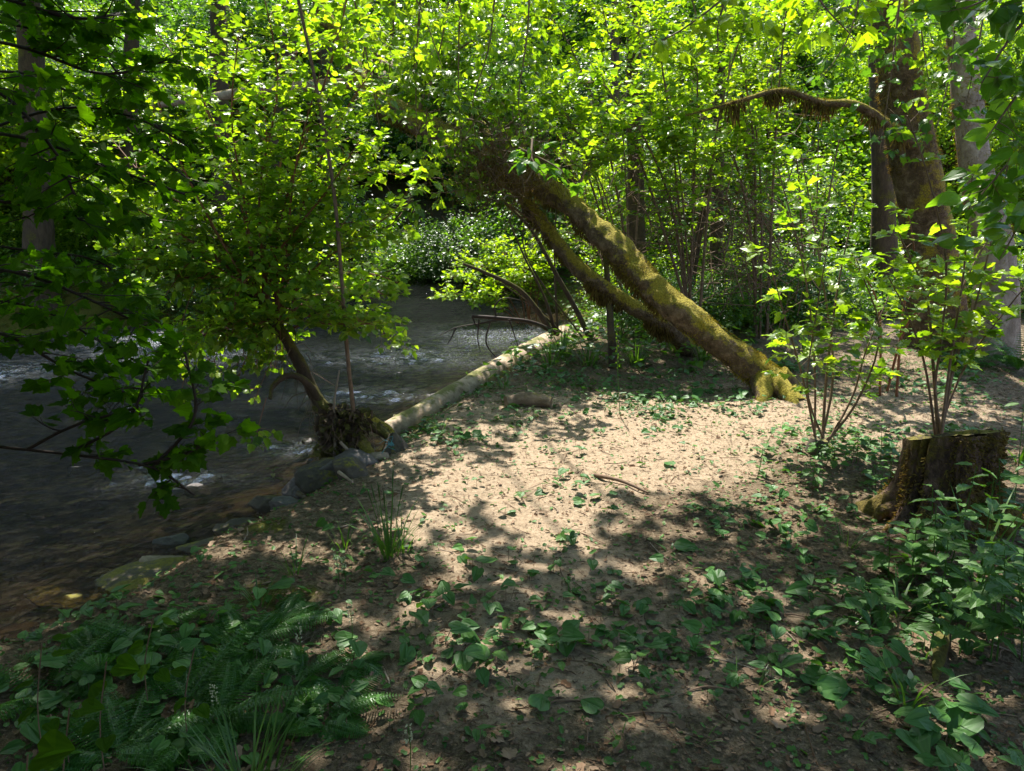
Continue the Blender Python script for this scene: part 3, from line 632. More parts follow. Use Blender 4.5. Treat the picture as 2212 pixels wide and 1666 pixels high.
MB().tube(spline([b-b-[0,0,.05], W(1322,740,b[1])-b, W(1318,690,b[1]+.1)-b, W(1312,600,b[1]+.3)-b, W(1300,480,b[1]+.5)-b], 16), np.linspace(.05, .025, 16), 12, 0, .2, 14).build('trunk', M['bark_dark'], t, True)

# ------------------------------------------------------------------ big trees on the right and trunks in the woods
def big_tree(label, pts, rad, mat, mossn=6000, crown=None, hang=.9, name='mossy_tree'):
    b = np.array(pts[0]); b[2] = Hs(b[0], b[1]); t = thing(name, label, 'tree', b)
    pts = [b-[0, 0, .2]] + list(pts[1:]); n = 40; P = spline(pts, n)-b; rr = np.interp(np.linspace(0, 1, n), np.linspace(0, 1, len(rad)), rad)
    MB().tube(P, rr, 26, 0, .14, 4, seed=int(b[0]*7) % 50).build('trunk', M[mat], t, True)
    if mossn: moss_tufts(P, rr, mossn, .10, hang, M['mossbrown'], t, 'hanging_moss', 3, 0, .14)
    if mossn > 3000: moss_tufts(P, rr, mossn//2, .06, .4, M['moss'], t, 'moss', 8, 0, .3)
    if crown:
        G = Grow()
        for (i, e, ln) in crown:
            e = W(*e)-b; G.stem([P[i], P[i]*.5+e*.5+[0, 0, .15], e], .04, .008, ln, (.4, .9), .09, .08, .3, 1, .05, 6, twr=.004)
        G.put(t, M['twig'], M['leaf_mid'], T_MAPLE, 'limb', 'crown')
    return t, b, P
t, b, P = big_tree('massive moss covered tree at the right with an arching mossy limb', [W(2040,700,9), W(2010,560,9), W(1985,400,9), W(1950,200,9), W(1925,0,9), W(1900,-250,9)], [.42,.29,.26,.24,.22,.21], 'bark_moss', 20000,
    [(30,(1700,-40,8.5),14)])
pp = [W(2000,330,8.9), W(1925,275,8.6), W(1850,228,8.4), W(1775,222,8.35), W(1690,196,8.2), W(1600,218,8.2), W(1480,250,8.3)]; rr = [.08,.058,.046,.036,.03,.022,.005]
MB().tube(spline(pp, 24)-b, np.interp(np.linspace(0,1,24), np.linspace(0,1,7), rr), 12, 0, .25, 12).build('limb', M['bark_moss'], t, True)
moss_tufts(np.array(pp)-b, rr, 2600, .13, 1.7, M['mossbrown'], t, 'hanging_moss', 5, -.2, .06)
moss_tufts(np.array(pp)-b, rr, 2500, .05, .2, M['moss'], t, 'moss', 6, .6, .3)
big_tree('tree at the right edge with pale bark above and orange brown moss below', [W(2160,730,8.2), W(2150,560,8.2), W(2110,380,8.3), W(2085,180,8.4), W(2070,-20,8.5), W(2060,-220,8.6)], [.27,.20,.165,.14,.14,.13], 'bark_bare', 7000,
    None)
for (lab, u0, v0, d, top, r) in (('slim mossy trunk standing behind the leaning trunks at the centre', 1375, 640, 11.5, (1368,-60), .13), ('dark tree trunk in the shaded woods left of the massive mossy tree', 1915, 660, 11.5, (1895,-60), .17),
        ('straight trunk behind the arching limb, right of centre', 1545, 640, 11, (1560,-60), .08), ('shadowed trunk standing on the far creek bank, upper left', 480, 600, 16, (470,-40), .2), ('slender dark trunk at the far left of the far bank', 265, 620, 15, (290,-40), .16),
        ('dark trunk on the far bank behind the leafy creek tree', 700, 560, 19, (700,-40), .22), ('far trunk at the top centre right behind bright leaves', 1325, 560, 16, (1330,-60), .1), ('leaning dark trunk on the far bank left of centre', 560, 590, 17, (640,-40), .18),
        ('thick dim trunk at the far left behind the dark overhanging leaves', 90, 650, 13, (60,-40), .22), ('thin dark trunk deep in the woods right of centre', 1660, 640, 12.5, (1600,200), .07), ('thin crooked trunk under the arching limb', 1480, 660, 10.2, (1560,260), .05)):
    b = W(u0, v0, d); big_tree(lab, [b, W(u0*.7+top[0]*.3, v0*.7+top[1]*.3, d), W(u0*.3+top[0]*.7, v0*.3+top[1]*.7, d), W(top[0], top[1], d)], [r*1.4, r, r*.9, r*.7], 'bark_dark', 1200, name='woodland_tree')

# ------------------------------------------------------------------ stump
b = GP(2035, 1140); b[1] = 3.72; b[0] = W(2036, 1100, 3.72)[0]; b[2] = Hs(b[0], b[1])
t = thing('tree_stump', 'rotten mossy cut tree stump with cracked bark, right side beside the nettles', 'stump', b)
th = np.linspace(0, 2*np.pi, 120, endpoint=False); hs = np.linspace(-.12, 1, 46); TH, HH = np.meshgrid(th, hs)
topz = lambda x, y: .50 + .12*x - .30*y
rr = .212*(1 + .65*np.clip(1-HH, 0, 1.1)**3.0*(1+.5*np.cos(5*TH+.6)+.3*np.cos(3*TH)))*(1+.05*np.cos(2*TH+.4)+.035*np.cos(7*TH))
cx_, cy_ = np.cos(TH), np.sin(TH)
rr = rr*(1 + .16*(fbm(cx_*6, cy_*6, HH*1.3, 11, 4)-.5) + .10*(fbm(cx_*16, cy_*16, HH*4, 15, 3)-.5))
for a0, wd, dp in ((3.62, .055, .11), (3.42, .03, .05), (4.3, .05, .03), (5.1, .06, .03)):
    rr = rr - dp*np.exp(-((TH-a0-.05*np.sin(HH*6))/wd)**2)*sst(.0, .3, HH)
X, Y = rr*cx_, rr*cy_; tz = topz(X, Y) + .03*(fbm(cx_*5, cy_*5, 0, 19, 3)-.5)
Z = np.where(HH < 0, HH*1.0, HH*tz); nn = len(th)
V = np.stack([X, Y, Z], -1).reshape(-1, 3); i = np.arange(45)[:, None]*nn; j = np.arange(nn)[None]; k = (j+1) % nn
MB().add(V, np.stack([i+j, i+k, i+nn+k, i+nn+j], -1).reshape(-1, 4)).build('bark', M['stump'], t, True)
rings = []; fr = np.linspace(.985, .02, 14)
for f in fr:
    x, y = X[-1]*f, Y[-1]*f; rings.append(np.stack([x, y, topz(x, y) - .02*(f < .8) + .035*(fbm(x*14, y*14, 0, 23, 4)-.5)], -1))
V = np.concatenate(rings); i = np.arange(13)[:, None]*nn
mb = MB().add(V, np.stack([i+j, i+k, i+nn+k, i+nn+j], -1).reshape(-1, 4)); mb.add(V[-nn:], [list(range(nn))]); mb.build('cut_face', M['cut'], t, True)
n = 9500; a = rng.uniform(0, 2*np.pi, n); q = rng.uniform(0, 1, n); ia = (a/(2*np.pi)*120).astype(int) % 120; iq = (1+q*44).astype(int)
keep = vn(np.cos(a)*2.6, np.sin(a)*2.6, q*2.5, 33) + .22*(np.cos(a-5.8)) > .42; ia, iq, a = ia[keep], iq[keep], a[keep]; n = len(a)
pos = np.stack([X[iq, ia], Y[iq, ia], Z[iq, ia]], -1); o_ = np.stack([np.cos(a), np.sin(a), np.zeros(n)], -1)
MB().leaves(T_BIT, pos-o_*.005, o_*.6+rng.normal(size=(n, 3))*.5+[0, 0, -.2], rng.normal(size=(n, 3)), rng.uniform(.012, .035, n), 0, .5).build('moss', M['mossbrown'], t)
for k in range(5):                              # rotten roots at the foot
    an = 3.0 + k*.62; p = np.array([math.cos(an)*.24, math.sin(an)*.24, .05]); q = np.array([math.cos(an)*(.36+.08*(k % 2)), math.sin(an)*(.36+.08*(k % 2)), -.02])
    MB().tube(spline([p, p*.5+q*.5+[0, 0, .03], q-[0, 0, .05]], 12), np.linspace(.05, .018, 12), 10, 0, .5, 14, seed=k).build('root', M['stump'], t, True)
# small mossy stump at the shrub foot
b = GP(1765, 975); t = thing('tree_stump', 'tiny mossy stub at the foot of the left one of two thin stemmed shrubs', 'stump', b)
MB().tube([(0,0,-.05),(0,0,.03),(.01,0,.09)], [.085,.075,.06], 14, 0, .3, 18).build('bark', M['rockmoss'], t, True)

# ------------------------------------------------------------------ shrubs at the right in front
def stem_shrub(base, name, label, stems, size, ntw, mat, tl=(.15, .4), wm='twig', tp_=T_MAPLE, gap=.085, start=.3, r=.011, sub=1):
    t = thing(name, label, 'shrub', base); G = Grow()
    for s_ in stems:
        G.stem([np.zeros(3)+rng.normal(size=3)*[.05, .05, 0]-[0, 0, .05]] + [W(*q)-base for q in s_], r*rng.uniform(.7, 1.2), .0035, ntw, tl, size, gap, start, sub, .05, 6, twr=.0022, tilt=.3, droop=.12)
    G.put(t, M[wm], M[mat], tp_); return t
bR = GP(1775, 965)
stem_shrub(bR, 'thin_shrub', 'thin stemmed shrub with light green lobed leaves, between the mossy trunk base and the stump', [[(1760,800,5.0),(1740,600,4.9),(1680,360,4.8)], [(1785,820,5.1),(1810,620,5.1),(1850,430,5.2)], [(1735,820,5.0),(1700,700,4.9),(1660,560,4.7)], [(1840,860,5.1),(1870,760,5.1),(1920,640,5.2)],
    [(1800,800,5.2),(1770,560,5.3),(1730,330,5.4)], [(1745,850,4.9),(1760,700,4.8),(1790,520,4.7)], [(1850,870,5.0),(1900,720,4.9),(1850,560,4.8)]], .072, 11, 'leaf_sun', tl=(.12,.36), gap=.085)
bR2 = W(2035, 915, 4.6); bR2[2] = Hs(bR2[0], bR2[1])
stem_shrub(bR2, 'thin_shrub', 'tall dark stemmed shrub with layered light green leaves right behind the stump', [[(2020,860,4.6),(2030,760,4.5),(2045,580,4.4),(2010,400,4.3),(1960,250,4.2)], [(2060,800,4.6),(2110,650,4.5),(2150,480,4.5),(2190,300,4.4)], [(2015,780,4.6),(2000,640,4.6),(1940,500,4.5)], [(2050,800,4.5),(2080,600,4.4),(2100,380,4.3)],
    [(2080,800,4.6),(2150,700,4.5),(2230,600,4.4)], [(2000,800,4.6),(1960,680,4.5),(1920,600,4.4)], [(2060,780,4.6),(2080,620,4.7),(2190,430,4.8)]], .074, 11, 'leaf_sun', r=.011, tl=(.12,.36), gap=.085)
b3 = W(1930, 770, 6.5); b3[2] = Hs(b3[0], b3[1])
stem_shrub(b3, 'thin_shrub', 'reddish stemmed low shrub on the sunlit litter behind the two thin shrubs', [[(1950,680,6.4),(1975,560,6.3),(1960,450,6.3)], [(1900,680,6.4),(1870,600,6.3),(1830,560,6.2)], [(1960,700,6.4),(2050,620,6.3),(2100,560,6.3)]], .075, 12, 'leaf_sun', wm='twigred')
# overhanging hazel at the top right and top centre
def overhang(label, stems, size, ntw, mat, tp_, origin, tl=(.2, .5), tilt=.6, gap=.09, wm='twig', name='overhanging_branch', r=.012, droop=.3, cat='branch', start=.1, wid=1.0):
    b = np.array(origin, float); t = thing(name, label, cat, b); G = Grow()
    for s_ in stems: G.stem([W(*q)-b for q in s_], r, .003, ntw, tl, size, gap, start, 1, -.05, 5, twr=.0025, tilt=tilt, droop=droop)
    G.put(t, M[wm], M[mat], tp_, 'limb', 'foliage', wid=wid); return t
overhang('leafy branch with broad drooping leaves hanging in from the right edge', [[(2330,-60,3.6),(2200,60,3.5),(2120,180,3.4)], [(2330,100,3.7),(2220,180,3.6),(2130,300,3.5)], [(2330,200,3.7),(2200,330,3.7),(2120,420,3.7)], [(2330,20,3.4),(2200,-20,3.4),(2080,20,3.4)], [(2330,380,3.9),(2240,430,3.9),(2160,560,3.9)]], .105, 9, 'leaf_mid', T_OVAL, W(2330, 0, 3.6))
overhang('branch with large rounded serrated leaves drooping into view at the top centre right', [[(1700,-180,5.2),(1600,-40,5.1),(1480,60,5.0),(1380,110,5.0)], [(1750,-150,5.3),(1760,-20,5.2),(1850,90,5.2)], [(1650,-180,5.2),(1560,20,5.0),(1550,110,4.9)]], .11, 5, 'leaf_yel', T_SERR, W(1700, -180, 5.2))
overhang('leafy branches drooping low before the pale trunk at the top right corner', [[(2150,-160,6.8),(2120,60,6.6),(2080,260,6.5)], [(2050,-160,6.8),(2060,100,6.6),(2010,330,6.5)], [(1960,-160,6.9),(1930,120,6.7),(1900,330,6.6)], [(1880,-160,6.9),(1840,60,6.8),(1770,180,6.7)]], .078, 17, 'leaf_mid', T_LOBE, W(2000, -160, 6.8), tl=(.2, .5))
overhang('second leafy branch hiding the upper left end of the thick leaning trunk', [[(860,-160,7.8),(850,60,7.6),(830,240,7.5)], [(920,-160,7.8),(900,120,7.6),(900,330,7.5)], [(1000,-160,7.9),(990,160,7.7),(1000,360,7.6)], [(800,-160,7.8),(790,80,7.6),(760,260,7.5)]], .075, 20, 'leaf_sun', T_LOBE, W(900, -160, 7.8), tl=(.2, .5), gap=.07)
overhang('light leafy branches hanging in front of the massive mossy trunk at the top right', [[(1830,-160,7.6),(1880,20,7.4),(1900,140,7.2)], [(1980,-160,7.6),(1990,60,7.4),(2010,200,7.2)], [(2080,-160,7.6),(2040,-20,7.4),(1960,60,7.3)], [(1900,-160,7.6),(1850,-20,7.5),(1790,60,7.4)]], .08, 19, 'leaf_sun', T_SERR, W(1950, -160, 7.6), tl=(.2, .5))
overhang('small spray of dark green leaves hanging at the top end of the mossy trunk', [[(1150,300,6.8),(1150,345,6.6),(1180,380,6.5)], [(1120,320,6.8),(1200,360,6.7),(1240,395,6.6)]], .105, 5, 'leaf_mid', T_SERR, W(1150, 300, 6.8), tl=(.1, .25))
overhang('maple branch with bright lobed leaves dipping in above the mossy limb, top left of centre', [[(760,-150,7),(790,-20,6.9),(850,120,6.8)], [(800,-150,7),(900,0,6.8),(960,160,6.7)], [(720,-150,7),(780,60,6.8),(830,330,6.8)], [(880,-150,7.2),(980,-20,7),(1000,60,7)], [(900,380,6.9),(870,460,6.8),(800,520,6.8)]], .09, 9, 'leaf_sun', T_MAPLE, W(800, -150, 7))
overhang('dense leafy branch hanging down in front of the upper part of the thick leaning trunk', [[(1000,-200,8.4),(960,60,8.0),(920,260,7.8),(960,400,7.7)], [(1080,-200,8.4),(1060,80,8.1),(1020,240,7.9),(1060,400,7.8)], [(1150,-200,8.4),(1140,60,8.1),(1120,220,7.9),(1140,330,7.8)], [(940,-200,8.4),(900,100,8.2),(890,200,8.1)]], .08, 26, 'leaf_sun', T_LOBE, W(1050, -200, 8.4), tl=(.25, .65), gap=.065)
b = W(1090, 350, 7.7); t = thing('twig_tangle', 'tangle of bare brown twigs and moss shreds around the top ends of the leaning trunks', 'twigs', b); mb = MB()
for k in range(330):
    c = W(rng.normal(1085, 75), rng.normal(350, 50), rng.uniform(7.5, 8.2))-b; d = unit(rng.normal(size=3)*[1, .7, .8]+[-.1, 0, -.25]); Lh = rng.uniform(.15, .55)
    mb.tube(spline([c-d*Lh*.5, c+rng.normal(size=3)*.04, c+d*Lh*.5+rng.normal(size=3)*.06], 7), np.linspace(.0045, .0012, 7), 3, 0, cap=False)
tag(mb.build('twigs', M['twig'], t), kind='stuff'); n = 2600; mb = MB()
pos = np.array([W(rng.normal(1100, 60), rng.normal(375, 42), rng.uniform(7.6, 8.1))-b for _ in range(n)])
mb.leaves(T_BIT, pos, rng.normal(size=(n, 3))*.5+[0, 0, -1], rng.normal(size=(n, 3)), rng.uniform(.02, .08, n), 0, .15).build('hanging_moss', M['mossbrown'], t)
b = W(1660, 560, 8.9); t = thing('twig_tangle', 'tangle of thin bare brown stems right of the thick mossy trunk', 'twigs', b); mb = MB()
for k in range(110):
    c = W(rng.normal(1640, 90), rng.normal(520, 80), rng.uniform(8.6, 9.6))-b; d = unit(rng.normal(size=3)*[.8, .5, .5]+[rng.choice([-.5, .5]), 0, .8]); Lh = rng.uniform(.3, 1.0)
    mb.tube(spline([c-d*Lh*.5, c+rng.normal(size=3)*.05, c+d*Lh*.5+rng.normal(size=3)*.08], 7), np.linspace(.008, .002, 7), 4, 0, cap=False)
tag(mb.build('twigs', M['twig'], t), kind='stuff')
# dark overhanging branches close on the left
DK = [[(-200,60,1.5),(40,100,1.5),(220,160,1.5),(360,130,1.55)], [(-200,260,1.5),(60,300,1.45),(230,360,1.45),(400,420,1.5)], [(-200,420,1.4),(40,440,1.4),(180,480,1.4),(330,470,1.5)], [(-200,560,1.45),(40,590,1.4),(200,650,1.4),(300,700,1.45)],
      [(-200,120,1.3),(0,200,1.3),(120,330,1.3),(160,420,1.3)], [(-200,700,1.5),(0,720,1.5),(150,800,1.5),(300,860,1.5)], [(-200,-60,1.4),(20,0,1.4),(160,40,1.4),(260,30,1.5)], [(-200,350,1.7),(100,240,1.7),(280,250,1.7),(430,330,1.75)], [(-200,500,1.8),(50,540,1.8),(200,560,1.8),(290,620,1.8)], [(-200,640,1.7),(60,660,1.7),(220,740,1.7),(330,800,1.7)], [(-200,10,1.8),(60,60,1.8),(200,100,1.8),(300,220,1.8)], [(-200,180,2.0),(60,160,2.0),(300,300,2.0),(420,400,2.0)]]
DK = [[(a, b_, c*1.3) for a, b_, c in q] for q in DK]
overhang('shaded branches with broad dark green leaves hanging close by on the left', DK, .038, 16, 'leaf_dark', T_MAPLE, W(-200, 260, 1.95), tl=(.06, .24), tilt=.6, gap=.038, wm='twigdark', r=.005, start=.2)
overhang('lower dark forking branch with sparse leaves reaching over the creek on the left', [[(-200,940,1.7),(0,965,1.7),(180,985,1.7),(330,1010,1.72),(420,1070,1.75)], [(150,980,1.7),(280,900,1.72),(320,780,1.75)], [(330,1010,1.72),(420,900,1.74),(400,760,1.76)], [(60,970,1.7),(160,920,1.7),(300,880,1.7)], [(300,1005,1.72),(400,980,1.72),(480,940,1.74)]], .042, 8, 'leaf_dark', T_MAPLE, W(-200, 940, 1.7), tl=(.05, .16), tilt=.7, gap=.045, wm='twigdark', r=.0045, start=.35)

# ------------------------------------------------------------------ background forest: crowns copied with their trunks
def crown_mesh(nspray, rx, ry, rz, leafs, size, mat, name, seed, tp_=T_SIMPLE, z0=0.0, flat=.25, hollow=.45):
    r = np.random.default_rng(seed)
    d = unit(r.normal(size=(nspray, 3))); rad = hollow + (1-hollow)*r.random((nspray, 1))**.6
    c = d*rad*(.75+.5*fbm(d[:, 0]*2.2+5, d[:, 1]*2.2, d[:, 2]*2.2, seed, 3)[:, None])*[rx, ry, rz] + [0, 0, z0]
    az = np.arctan2(d[:, 1], d[:, 0]) + r.normal(size=nspray)*.5
    L = r.uniform(.5, 1.1, nspray)
    t_ = r.random((nspray, leafs)); sd = r.choice([-1, 1], (nspray, leafs))*(1-t_*.6)*r.uniform(.05, .38, (nspray, leafs))
    ax = np.stack([np.cos(az), np.sin(az), r.normal(size=nspray)*.3-.1], -1); sv = np.stack([-np.sin(az), np.cos(az), np.zeros(nspray)], -1)
    pos = c[:, None] + ax[:, None]*(t_*L[:, None])[..., None] + sv[:, None]*(sd*L[:, None])[..., None] + r.normal(size=(nspray, leafs, 3))*[.03, .03, .06]
    dr = ax[:, None]*.6 + sv[:, None]*np.sign(sd)[..., None]*.8 + r.normal(size=(nspray, leafs, 3))*.4
    nm = np.array([0, 0, 1.]) + r.normal(size=(nspray, leafs, 3))*.5
    mb = MB().leaves(tp_, pos.reshape(-1, 3), dr.reshape(-1, 3), nm.reshape(-1, 3), size*r.uniform(.6, 1.2, nspray*leafs), 0)
    return mb, c
def forest_tree(name, label, mat, rx, rz, h, seed, nspray, leafs, size, group=None, cat='tree'):
    t = thing(name, label, cat, (0, 0, -50), group); mb, c = crown_mesh(nspray, rx, rx, rz, leafs, size, mat, name, seed, z0=h)
    cr = mb.build('crown', M[mat], t); w_ = MB()
    tp = np.array([0.1, 0, h]); w_.tube(spline([(0, 0, -.4), (.05, .03, h*.5), tp], 12), np.linspace(.14, .05, 12)*h/5, 10, 0, .2, 5)
    for q in c[::max(1, len(c)//40)]:
        s0 = np.array([0.03, 0, min(q[2]*.7, h*.9)]); w_.tube(spline([s0, s0*.5+q*.5+[0, 0, -.1], q], 6), np.linspace(.03, .008, 6), 4, 0, cap=False)
    tk = w_.build('trunk', M['bark_dark'], t, True); return t, [cr, tk]
TREES = [forest_tree('forest_tree', 'x', 'leaf_far_shaded', 2.0, 1.7, 5.2, 101, 330, 60, .10), forest_tree('forest_tree', 'x', 'leaf_sun', 1.9, 1.9, 4.6, 102, 330, 60, .095), forest_tree('forest_tree', 'x', 'leaf_mid', 2.3, 1.6, 5.6, 103, 330, 60, .10)]
BUSH = [forest_tree('forest_shrub', 'x', 'leaf_far_shaded', 1.3, .85, .8, 111, 190, 48, .072, cat='shrub'), forest_tree('forest_shrub', 'x', 'leaf_sun', 1.2, 1.0, .9, 112, 190, 48, .072, cat='shrub'), forest_tree('forest_shrub', 'x', 'leaf_mid', 1.5, .7, .7, 113, 190, 48, .07, cat='shrub')]
TALL = [forest_tree('forest_shrub', 'x', 'leaf_yel', 1.4, 1.4, 2.2, 121, 240, 52, .08, cat='shrub'), forest_tree('forest_shrub', 'x', 'leaf_sun', 1.5, 1.2, 2.6, 122, 240, 52, .085, cat='shrub'), forest_tree('forest_shrub', 'x', 'leaf_far_shaded', 1.3, 1.5, 2.4, 123, 240, 52, .08, cat='shrub')]
TINT = ('dusky green', 'bright green', 'mid green'); TINT2 = ('yellow green', 'bright green', 'dusky green')
n_t = n_b = 0
yrows = [9.5]
while yrows[-1] < 40: yrows.append(yrows[-1] + 1.45 + .035*(yrows[-1]-9.5))
for yy in yrows:
    for xx in np.arange(-30, 31, 1.65 + .03*(yy-9.5)):
        x = xx + rng.uniform(-.8, .8); y = yy + rng.uniform(-.7, .7)
        if abs(x) > y*.76 + 1.5: continue
        d = float(sdf(np.array([x]), np.array([y]))[0])
        u, v = proj(np.array([x, y, 1.5])); u = float(u); left = u < 850
        if d < (.7 if left else 1.1) or (not left and y < 12.8) or (u > 1600 and y < 15) or (left and y < 10.4): continue
        z = Hs(x, y); room = 1.6 + .275*y - z            # foliage height that reaches the top of the view from the path
        q = rng.uniform(.3, 1.1)*room
        side = 'on the far creek bank' if left else 'beyond the thicket'
        col_ = [('behind the dark overhanging leaves', 230), ('behind the creek tree', 560), ('behind the vertical dead stem', 850), ('above the creek gap', 1050), ('above the leaning trunks', 1300), ('left of the arching limb', 1560), ('behind the arching limb', 1850), ('behind the big right trunks', 9999)]
        col_ = [c_ for c_, lim in col_ if u < lim][0]; row_ = 'nearest' if y < 14.5 else 'second' if y < 17 else 'third' if y < 20 else 'fourth' if y < 24 else 'fifth' if y < 29 else 'farthest'
        if q < 1.7: fam, tn, k, s0, nm = BUSH, TINT, int(rng.integers(3)), q/1.7, 'low'
        elif q < 4.6: fam, tn, k, s0, nm = TALL, TINT2, int(rng.integers(3)), q/3.8, 'tall'
        else: fam, tn, k, s0, nm = TREES, TINT, int(rng.integers(3)), q/7.0, 'tree'
        if d > 6 and y > 24 and rng.random() < .3: continue
        s0 = min(max(s0, .5), 1.35); root, ks = fam[k]
        lab = (tn[k] + ' broad leaved tree' if nm == 'tree' else nm + ' ' + tn[k] + ' shrub') + ', ' + row_ + ' row of woods ' + col_
        dup(root, ks, (x, y, z-.05), rng.uniform(0, 6.28), s0, lab, ('trees' if nm == 'tree' else nm + ' shrubs') + ' in the woods ' + side)
        n_t += nm == 'tree'; n_b += nm != 'tree'
        if q > 2.6 and 15 < y < 34 and rng.random() < .8:
            k = int(rng.integers(3)); x2, y2 = x + rng.uniform(-.8, .8), y - rng.uniform(.2, .9)
            if float(sdf(np.array([x2]), np.array([y2]))[0]) > .3:
                dup(*BUSH[k], (x2, y2, Hs(x2, y2)-.1), rng.uniform(0, 6.28), rng.uniform(.9, 1.7), 'low ' + TINT[k] + ' undergrowth shrub, ' + row_ + ' row of woods ' + col_, 'low shrubs in the woods ' + side)
for k in range(34):
    x = -34 + k*2.05 + rng.normal()*.4; y = 41 + rng.uniform(-1.5, 2) - abs(x)*.12
    dup(*TREES[k % 3], (x, y, Hs(x, y)-1.6), rng.uniform(0, 6.28), rng.uniform(1.25, 1.6), TINT[k % 3] + ' tree on the rim of the slope that closes the view', 'trees on the far rim')
for k in range(46):
    if k < 26: x, y = -15.5 + k*.62 + rng.normal()*.2, 33.8 - .0*k + rng.uniform(-.4, .8) - (max(0, k-17)*.42)
    else: x, y = -8.6 - rng.uniform(0, 7), rng.uniform(26, 29.2)
    dup(*BUSH[k % 3], (x, y, max(Hs(x, y), WZ)-.2), rng.uniform(0, 6.28), rng.uniform(1.0, 1.9), 'shadowed shrub leaning over the far end of the creek', 'shrubs at the far end of the creek')
for k, (u_, v_, y_, s0) in enumerate(((1440,640,9.9,.5),(1520,650,10.3,.55),(1600,640,10.6,.5),(1680,650,10.8,.6),(1750,640,11.4,.6),(1560,600,11.8,.7),(1650,600,12.2,.7),(1470,600,11.6,.6),(1380,620,11.4,.55),(1820,640,12.2,.6),(1900,640,12.8,.6),(2050,650,12.4,.7),(2180,660,11.8,.7))):
    q_ = W(u_, v_, y_); dup(*BUSH[(k*2) % 3], (q_[0], q_[1], Hs(q_[0], q_[1])-.05), k*1.1, s0, ('dusky', 'mid green', 'bright')[(k*2) % 3] + ' low shrub number of the green understory ' .replace('number of', 'in') + ('behind the leaning trunks' if u_ < 1600 else 'below the arching limb' if u_ < 1850 else 'behind the big right trunks'), 'understory shrubs behind the leaning trunks')
for k in range(75):
    y = rng.uniform(10.2, 19); x = -rng.uniform(.36, .78)*y; d = float(sdf(np.array([x]), np.array([y]))[0])
    if d < .15: continue
    dup(*BUSH[k % 3], (x, y, Hs(x, y)-.1), rng.uniform(0, 6.28), rng.uniform(.35, .8), 'small leafy shrub ' + ('overhanging the water line' if d < 1.2 else 'higher up the slope') + ' on the far left bank', 'small shrubs on the far left bank')
for k, (x, y) in enumerate(((-2.0, 26.2), (-2.6, 28.2), (-5.5, 26.4), (-5.2, 24.2), (-7.0, 28.2), (-4.4, 30.6), (-1.3, 24.0), (-6.3, 30.2))):
    dup(*BUSH[(0, 2)[k % 2]], (x, y, max(Hs(x, y), WZ)-.1), k*1.7, 1.25, 'dark shrub arching over the narrows where the creek bends away', 'shrubs at the creek bend')
for (x, y, s0, k) in ((-3.9, 1.6, .9, 0), (-2.0, -.7, 1.1, 2), (-3.3, .6, 1.0, 0), (-2.7, -1.2, 1.0, 2), (-4.6, -.6, 1.2, 1), (-1.6, -2.8, 1.1, 2), (4.4, -1.5, 1.1, 0)):  # unseen shrubs added to block sky light and darken the lower left
    dup(*TALL[k], (x, y, Hs(x, y)-.1), k*1.3, s0, 'unseen tall shrub added beside the viewer to darken the near bank', 'unseen shade shrubs beside the viewer')
for root, ks in TREES + BUSH + TALL:
    for k in ks: bpy.data.objects.remove(k)
    bpy.data.objects.remove(root)

# ------------------------------------------------------------------ maples added overhead out of view, leaves placed to throw the wanted shade
SUNNY = [(1500,1030,190,55,1), (1330,1120,200,40,.8), (1330,960,460,110,1.1), (1080,1010,230,90,1.1), (1200,1080,260,60,.95), (1650,900,260,60,1.0), (1990,790,330,75,.9), (1000,1100,160,45,.75), (1250,1080,200,45,.8), (1450,880,260,60,1), (920,880,160,60,.8),
    (990,1215,50,16,.8), (1090,1250,90,20,.75), (1190,1150,100,20,.8), (1400,1225,70,16,.8), (1480,1130,90,18,.8), (1610,1210,70,16,.8), (1790,1270,60,18,.8), (1740,1090,70,18,.8), (1820,1385,50,16,.7), (2080,1320,60,14,.7), (1940,1330,60,14,.8), (2130,1380,80,18,.9), (1790,1480,90,22,1), (1600,1510,60,16,.6),
    (2170,1500,50,18,.8), (2090,1560,50,16,.7), (1930,1400,70,20,.7), (1380,1390,40,12,.6), (1560,1420,40,10,.6), (2030,1345,40,40,.9), (2180,1250,60,20,.7), (1900,1050,60,40,.6), (770,1030,80,30,.9), (680,1060,70,30,.8), (640,1130,60,16,.6),
    (590,905,210,55,1.15), (800,900,80,30,.9), (570,1030,150,36,1.0), (480,950,60,10,.5), (620,985,80,12,.6), (1080,720,140,26,1), (900,790,150,24,.7), (1000,800,120,30,.6), (700,830,100,14,.5), (380,730,70,14,.8), (470,780,90,14,.5), (260,790,60,10,.4), (900,700,90,20,.7), (760,760,120,18,.5)]
def sunlit(x, y, z):
    u, v = proj(np.stack([x, y, z*np.ones_like(x)], -1)); s_ = np.zeros_like(x)
    for px, py, rx, ry, a in SUNNY: s_ = np.maximum(s_, a*np.exp(-(((u-px)/rx)**2+((v-py)/ry)**2)**2*.8))
    s_ = s_ + .9*sst(7.2, 8.4, y)*(x > -.5) + .75*sst(10.5, 13, y) + .85*(x > 1.3)*sst(3.3, 3.7, y) + 1.0*np.exp(-(((x+2.2)/1.4)**2 + ((y-2.6)/.0001)**2))
    return np.clip(s_, 0, 1)
